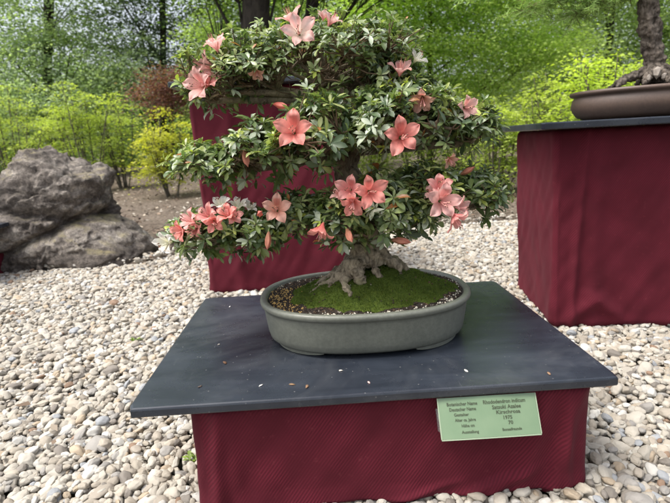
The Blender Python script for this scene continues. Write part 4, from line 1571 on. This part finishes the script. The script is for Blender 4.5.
tree(172, 9.6, .07, [(165, 80, 0, 20, 13), (180, 88, 0, 17, 13), (150, 92, 0, 15, 10), (188, 72, 0, 14, 10), (170, 105, 0, 22, 12)],
     'reddish brown leaved maple between the yellow green shrubs and the bonsai', 'tree', None, (.13, .050, .048), (.23, .095, .085), 6500, .05, .03, trunk_top=(172, 80, 9.6), flat=.22, clus=.19)
tree(250, 6.2, .06, [(230, -60, 0, 70, 30), (290, -80, 0, 70, 35), (180, -75, .2, 60, 30), (255, -130, 0, 80, 50), (205, 2, .3, 22, 10), (340, -60, 0, 50, 30), (370, -22, .4, 60, 18), (310, -20, .2, 40, 12)],
     'dark thick trunk rising straight behind the crown of the bonsai', 'tree', 'dark trunks behind the bonsai', (.06, .12, .03), (.14, .22, .05), 26000, .055, .20, trunk_top=(262, -260, 6.2), limb=.4, flat=.3, clus=.2)
tree(300, 6.8, .06, [(340, -80, 0, 60, 40), (390, -60, 0, 60, 30), (330, -150, 0, 60, 50), (430, -110, 0, 60, 40)],
     'dark leaning trunk behind the crown of the bonsai, right of the straight one', 'tree', 'dark trunks behind the bonsai', (.06, .12, .03), (.15, .23, .05), 16000, .06, .10, trunk_top=(352, -260, 6.8), limb=.4, flat=.3, clus=.2, lean=(-.12, 0))
tree(235, 10.5, .1, [(230, 35, 0, 40, 25), (250, 0, 0, 45, 24), (215, 75, 0, 30, 25), (290, 20, 0, 60, 35), (240, -50, 0, 60, 40), (300, 80, 0, 60, 40), (230, 120, 0, 40, 30)],
     'light green leafy tree behind the dark straight trunk', 'tree', 'tall trees beyond the bed', (.18, .28, .06), (.36, .50, .12), 56000, .06, .06, flat=.25, clus=.24)
tree(430, 8.6, .1, [(375, 20, 0, 40, 22), (430, 10, 0, 45, 22), (490, 20, 0, 45, 22), (400, 55, -.2, 40, 16), (450, 48, -.3, 50, 14), (510, 55, 0, 45, 18), (430, 85, 0, 45, 14), (480, 90, .3, 50, 16), (545, 45, .2, 40, 20), (400, -30, 0, 70, 30), (480, -40, 0, 70, 35), (440, -100, 0, 80, 50), (540, -20, .3, 50, 30), (395, 95, .4, 40, 18)],
     'bright green maple with layered sprays right of the bonsai crown', 'tree', 'tall trees beyond the bed', (.25, .40, .06), (.58, .74, .16), 105000, .054, .045, flat=.09, clus=.27, per=60)
tree(600, 10.5, .1, [(560, 60, 0, 50, 26), (620, 30, 0, 60, 30), (520, 85, .5, 50, 25), (600, 90, .2, 60, 25), (660, 60, 0, 50, 40), (560, 10, .3, 60, 24), (680, 0, 0, 60, 50), (600, -50, 0, 90, 45), (700, 90, 0, 60, 40), (640, -120, 0, 90, 50), (740, 30, 0, 60, 60)],
     'mid green tree behind the trunk of the right hand bonsai', 'tree', 'tall trees beyond the bed', (.15, .245, .08), (.36, .48, .16), 80000, .064, .07, flat=.25, clus=.3)


def far_wood():
    n = 330000
    X = RG.uniform(-24, 24, n); Y = RG.uniform(16, 22, n)
    top = np.array([1.0]*n)
    h = 3.4+1.6*np.sin(X*.55+1)+.9*np.sin(X*1.9)+np.where(X > -1.5, 5.0, 0)
    h = np.where(X < -2.6, 3.1+.7*np.sin(X*1.3), h)
    h = np.where(X < -13, 5.5, h)
    h = np.clip(h, 2.2, 9)
    Z = h*RG.random(n)**.8
    # clump
    cid = np.round(X*1.4)+37*np.round(Z*1.6)+11*np.round(Y*.8)
    tone = (np.sin(cid*12.9898)*43758.5453) % 1
    keep = tone > .12
    X, Y, Z, tone = X[keep], Y[keep], Z[keep], tone[keep]
    n = len(X)
    cols = np.array([[.13, .20, .09]])*(1-tone[:, None])+np.array([[.34, .45, .20]])*tone[:, None]
    cols = cols*RG.uniform(.7, 1.3, (n, 1))
    fx, fy, fz_ = frames(rand_dirs(n)*np.array([1, 1, .5]), np.array([[0, -.3, 1.]])+RG.normal(0, .5, (n, 3)))
    o = scatter('woodland', DIAMOND_V, DIAMOND_F, np.c_[X, Y, Z], fx, fy, fz_, RG.uniform(.08, .17, n), cols, FOL, None)
    tag(o, 'far green wood closing the view behind all the trees', 'woodland', kind='stuff')


far_wood()


def shrub(px, pyb, top, y, wpx, label, c1=(.17, .235, .055), c2=(.42, .50, .11), nl=4400, ls=.044, seed=1, tiers=7, low=.35):
    base = W(px, pyb, y)
    base.z = .02+.012*max(0, y-5)
    root_ = empty('shrub', base, label, 'shrub', 'yellow green shrubs in the bed')
    r = random.Random(seed*13+5)
    T_ = W(px, top, y)
    H = T_.z-base.z
    hw = wpx/FPX*y/2
    st = MB()
    og, dr, nm, cl, sc = [], [], [], [], []
    ns = r.randint(9, 13)
    ends = []
    for k in range(ns):
        th = r.uniform(0, 2*PI); rr = hw*math.sqrt(r.random())*1.0
        e = base+Vector((math.cos(th)*rr, math.sin(th)*rr*.8, H*r.uniform(.72, 1.0)*(1-.22*(rr/hw)**2)))
        b_ = base+Vector((math.cos(th)*.07, math.sin(th)*.07, -.02))
        m_ = b_.lerp(e, .5)+Vector((r.uniform(-.05, .05), r.uniform(-.05, .05), 0))
        q, s = curve_pts([(b_, .012), (m_, .008), (e, .003)], 10)
        st.tube(q, s, 5, rough=.2)
        ends.append((e, 1.0))
        for j in range(tiers):
            t = r.uniform(low, .97)
            c = q[int(t*10)]
            c = c+Vector((r.gauss(0, .10), r.gauss(0, .10), r.gauss(0, .03)))*min(1.3, hw*2.2)
            st.tube([q[max(0, int(t*10)-1)], c], [.004, .002], 4, cap=False)
            ends.append((c, t))
    per = max(8, nl//len(ends))
    for (c, t) in ends:
        tt = r.random()*.6+.4*t
        base_c = np.array(c1)*(1-tt)+np.array(c2)*tt
        k_ = per if t > .6 else int(per*.6)
        P_ = RG.normal(0, 1, (k_, 3))*np.array([.095, .095, .014])
        P_[:, 2] -= (P_[:, 0]**2+P_[:, 1]**2)*1.6
        og.append(np.array(c[:])+P_)
        dr.append(P_*np.array([1, 1, .3])+RG.normal(0, .05, (k_, 3))*np.array([1, 1, .4]))
        nm.append(np.array([[0, 0, 1.]])+RG.normal(0, .5, (k_, 3)))
        cl.append(base_c*RG.uniform(.8, 1.2, (k_, 1)))
        sc.append(RG.uniform(.6, 1.2, k_)*ls)
    st.build('stems', TBARK2, root_)
    og, dr, nm, cl, sc = map(np.concatenate, (og, dr, nm, cl, sc))
    fx, fy, fz_ = frames(dr, nm)
    scatter('foliage', DIAMOND_V, DIAMOND_F, og, fx, fy, fz_, sc, cl, FOL, root_)


SH = [
    (18, 182, 78, 8.2, 70, 'yellow green shrub at the far left edge behind the boulder', {}),
    (62, 182, 98, 9.0, 45, 'lower yellow green shrub above the left shoulder of the boulder', {}),
    (92, 180, 76, 7.8, 64, 'tallest yellow green shrub above the right shoulder of the boulder', {}),
    (124, 181, 84, 8.4, 48, 'narrow yellow green shrub right of the tallest one on the left', {}),
    (170, 178, 104, 6.6, 60, 'pale yellow shrub below the red maple, nearest the bonsai on the left', dict(c1=(.22, .24, .04), c2=(.46, .46, .07))),
    (215, 178, 110, 7.2, 60, 'yellow green shrub behind the left stand cloth of the bonsai', {}),
    (418, 200, 96, 6.6, 55, 'yellow green shrub seen just right of the middle of the bonsai', {}),
    (458, 199, 84, 6.2, 55, 'yellow green shrub behind the right tip of the bonsai', {}),
    (497, 200, 92, 5.2, 55, 'yellow green shrub left of the right hand stand', {}),
    (545, 200, 66, 5.4, 60, 'yellow green shrub above the left end of the right board', {}),
    (592, 195, 14, 4.0, 84, 'tallest lime green shrub behind the brown pot', dict(c1=(.24, .33, .025), c2=(.44, .55, .10), nl=6500, ls=.036, low=.35, tiers=10)),
    (628, 195, 34, 4.4, 62, 'lime green shrub left of the thick bonsai trunk', dict(c1=(.22, .31, .025), c2=(.42, .52, .10), nl=4500, ls=.036, low=.35)),
    (680, 195, 70, 5.4, 70, 'yellow green shrub behind the right edge of the brown pot', {}),
    (-50, 184, 84, 8.0, 80, 'yellow green shrub beyond the left edge', {}),
    (300, 185, 120, 7.0, 70, 'yellow green shrub hidden behind the rear stand', {}),
    (365, 192, 118, 7.0, 60, 'yellow green shrub showing under the middle branches', {}),
]
for i, (px, pb, tp, y, w, lab, kw) in enumerate(SH):
    if px in (-50, 300): continue
    shrub(px, pb, tp, y, w, lab, seed=i, **kw)


# leaf litter on the soil bed
n = 16000
X = RG.uniform(-7, 6, n); Y = 3.0+RG.random(n)**1.5*8
ge = np.array([gravel_edge(x) for x in X])
k = Y > ge+.02
X, Y = X[k], Y[k]; n = len(X)
Z = .045+.012*np.maximum(0, Y-5)+.022*np.array([noise.noise(Vector((x*2.1, y*2.1, 1.))) for x, y in zip(X, Y)])
gx = RG.uniform(-2.6, 2.4, 46); gy = RG.uniform(1.0, 3.5, 46)
ok_ = np.array([not in_box(a, b) and (abs(a-.05) > .5 or b > 1.5) for a, b in zip(gx, gy)])
X = np.r_[X, gx[ok_]]; Y = np.r_[Y, gy[ok_]]; Z = np.r_[Z, np.full(ok_.sum(), .034)]; n = len(X)
k = RG.random((n, 1))
pal = np.array([[.10, .07, .05], [.20, .15, .11], [.32, .27, .21], [.14, .10, .07], [.42, .38, .32], [.07, .05, .04]])
cols = pal[RG.integers(0, 6, n)]*RG.uniform(.8, 1.2, (n, 1))
fx, fy, fz_ = frames(rand_dirs(n)*np.array([1, 1, .25]), np.array([[0, 0, 1.]])+RG.normal(0, .35, (n, 3)))
o = scatter('leaf_litter', DIAMOND_V, DIAMOND_F, np.c_[X, Y, Z], fx, fy, fz_, RG.uniform(.02, .055, n), cols, VCOL, None)
tag(o, 'dry leaf litter and bark chips lying on the soil bed', 'leaf litter', kind='stuff')

# ------------------------------------------------------------------ light
EL, AZ = math.radians(64), math.radians(-112)     # sun from behind left of the trees, azimuth from +y toward +x
w = bpy.data.worlds.new('World'); SC.world = w; w.use_nodes = True
nt = w.node_tree
bg = nt.nodes['Background']
sky = nt.nodes.new('ShaderNodeTexSky'); sky.sky_type = 'NISHITA'; sky.sun_disc = False
sky.sun_elevation = EL; sky.sun_rotation = AZ
sky.air_density = 1.0; sky.dust_density = 6.0; sky.ozone_density = 1.0
hs = nt.nodes.new('ShaderNodeHueSaturation'); hs.inputs['Saturation'].default_value = .45
nt.links.new(sky.outputs[0], hs.inputs['Color'])
nt.links.new(hs.outputs[0], bg.inputs[0])
bg.inputs[1].default_value = .15
sd = bpy.data.lights.new('sun', 'SUN'); sd.energy = 1.5; sd.angle = math.radians(18); sd.color = (1, .96, .90)
so = bpy.data.objects.new('sun', sd); COL.objects.link(so)
d = Vector((math.sin(AZ)*math.cos(EL), math.cos(AZ)*math.cos(EL), math.sin(EL)))
so.rotation_euler = d.to_track_quat('Z', 'Y').to_euler()

SC.view_settings.view_transform = 'Standard'
SC.view_settings.look = 'None'
SC.view_settings.exposure = 1.14
SC.view_settings.gamma = 1
SC.view_settings.use_curve_mapping = False
SC.cycles.use_denoising = True
SC.cycles.max_bounces = 8
SC.cycles.transparent_max_bounces = 8
SC.cycles.diffuse_bounces = 3
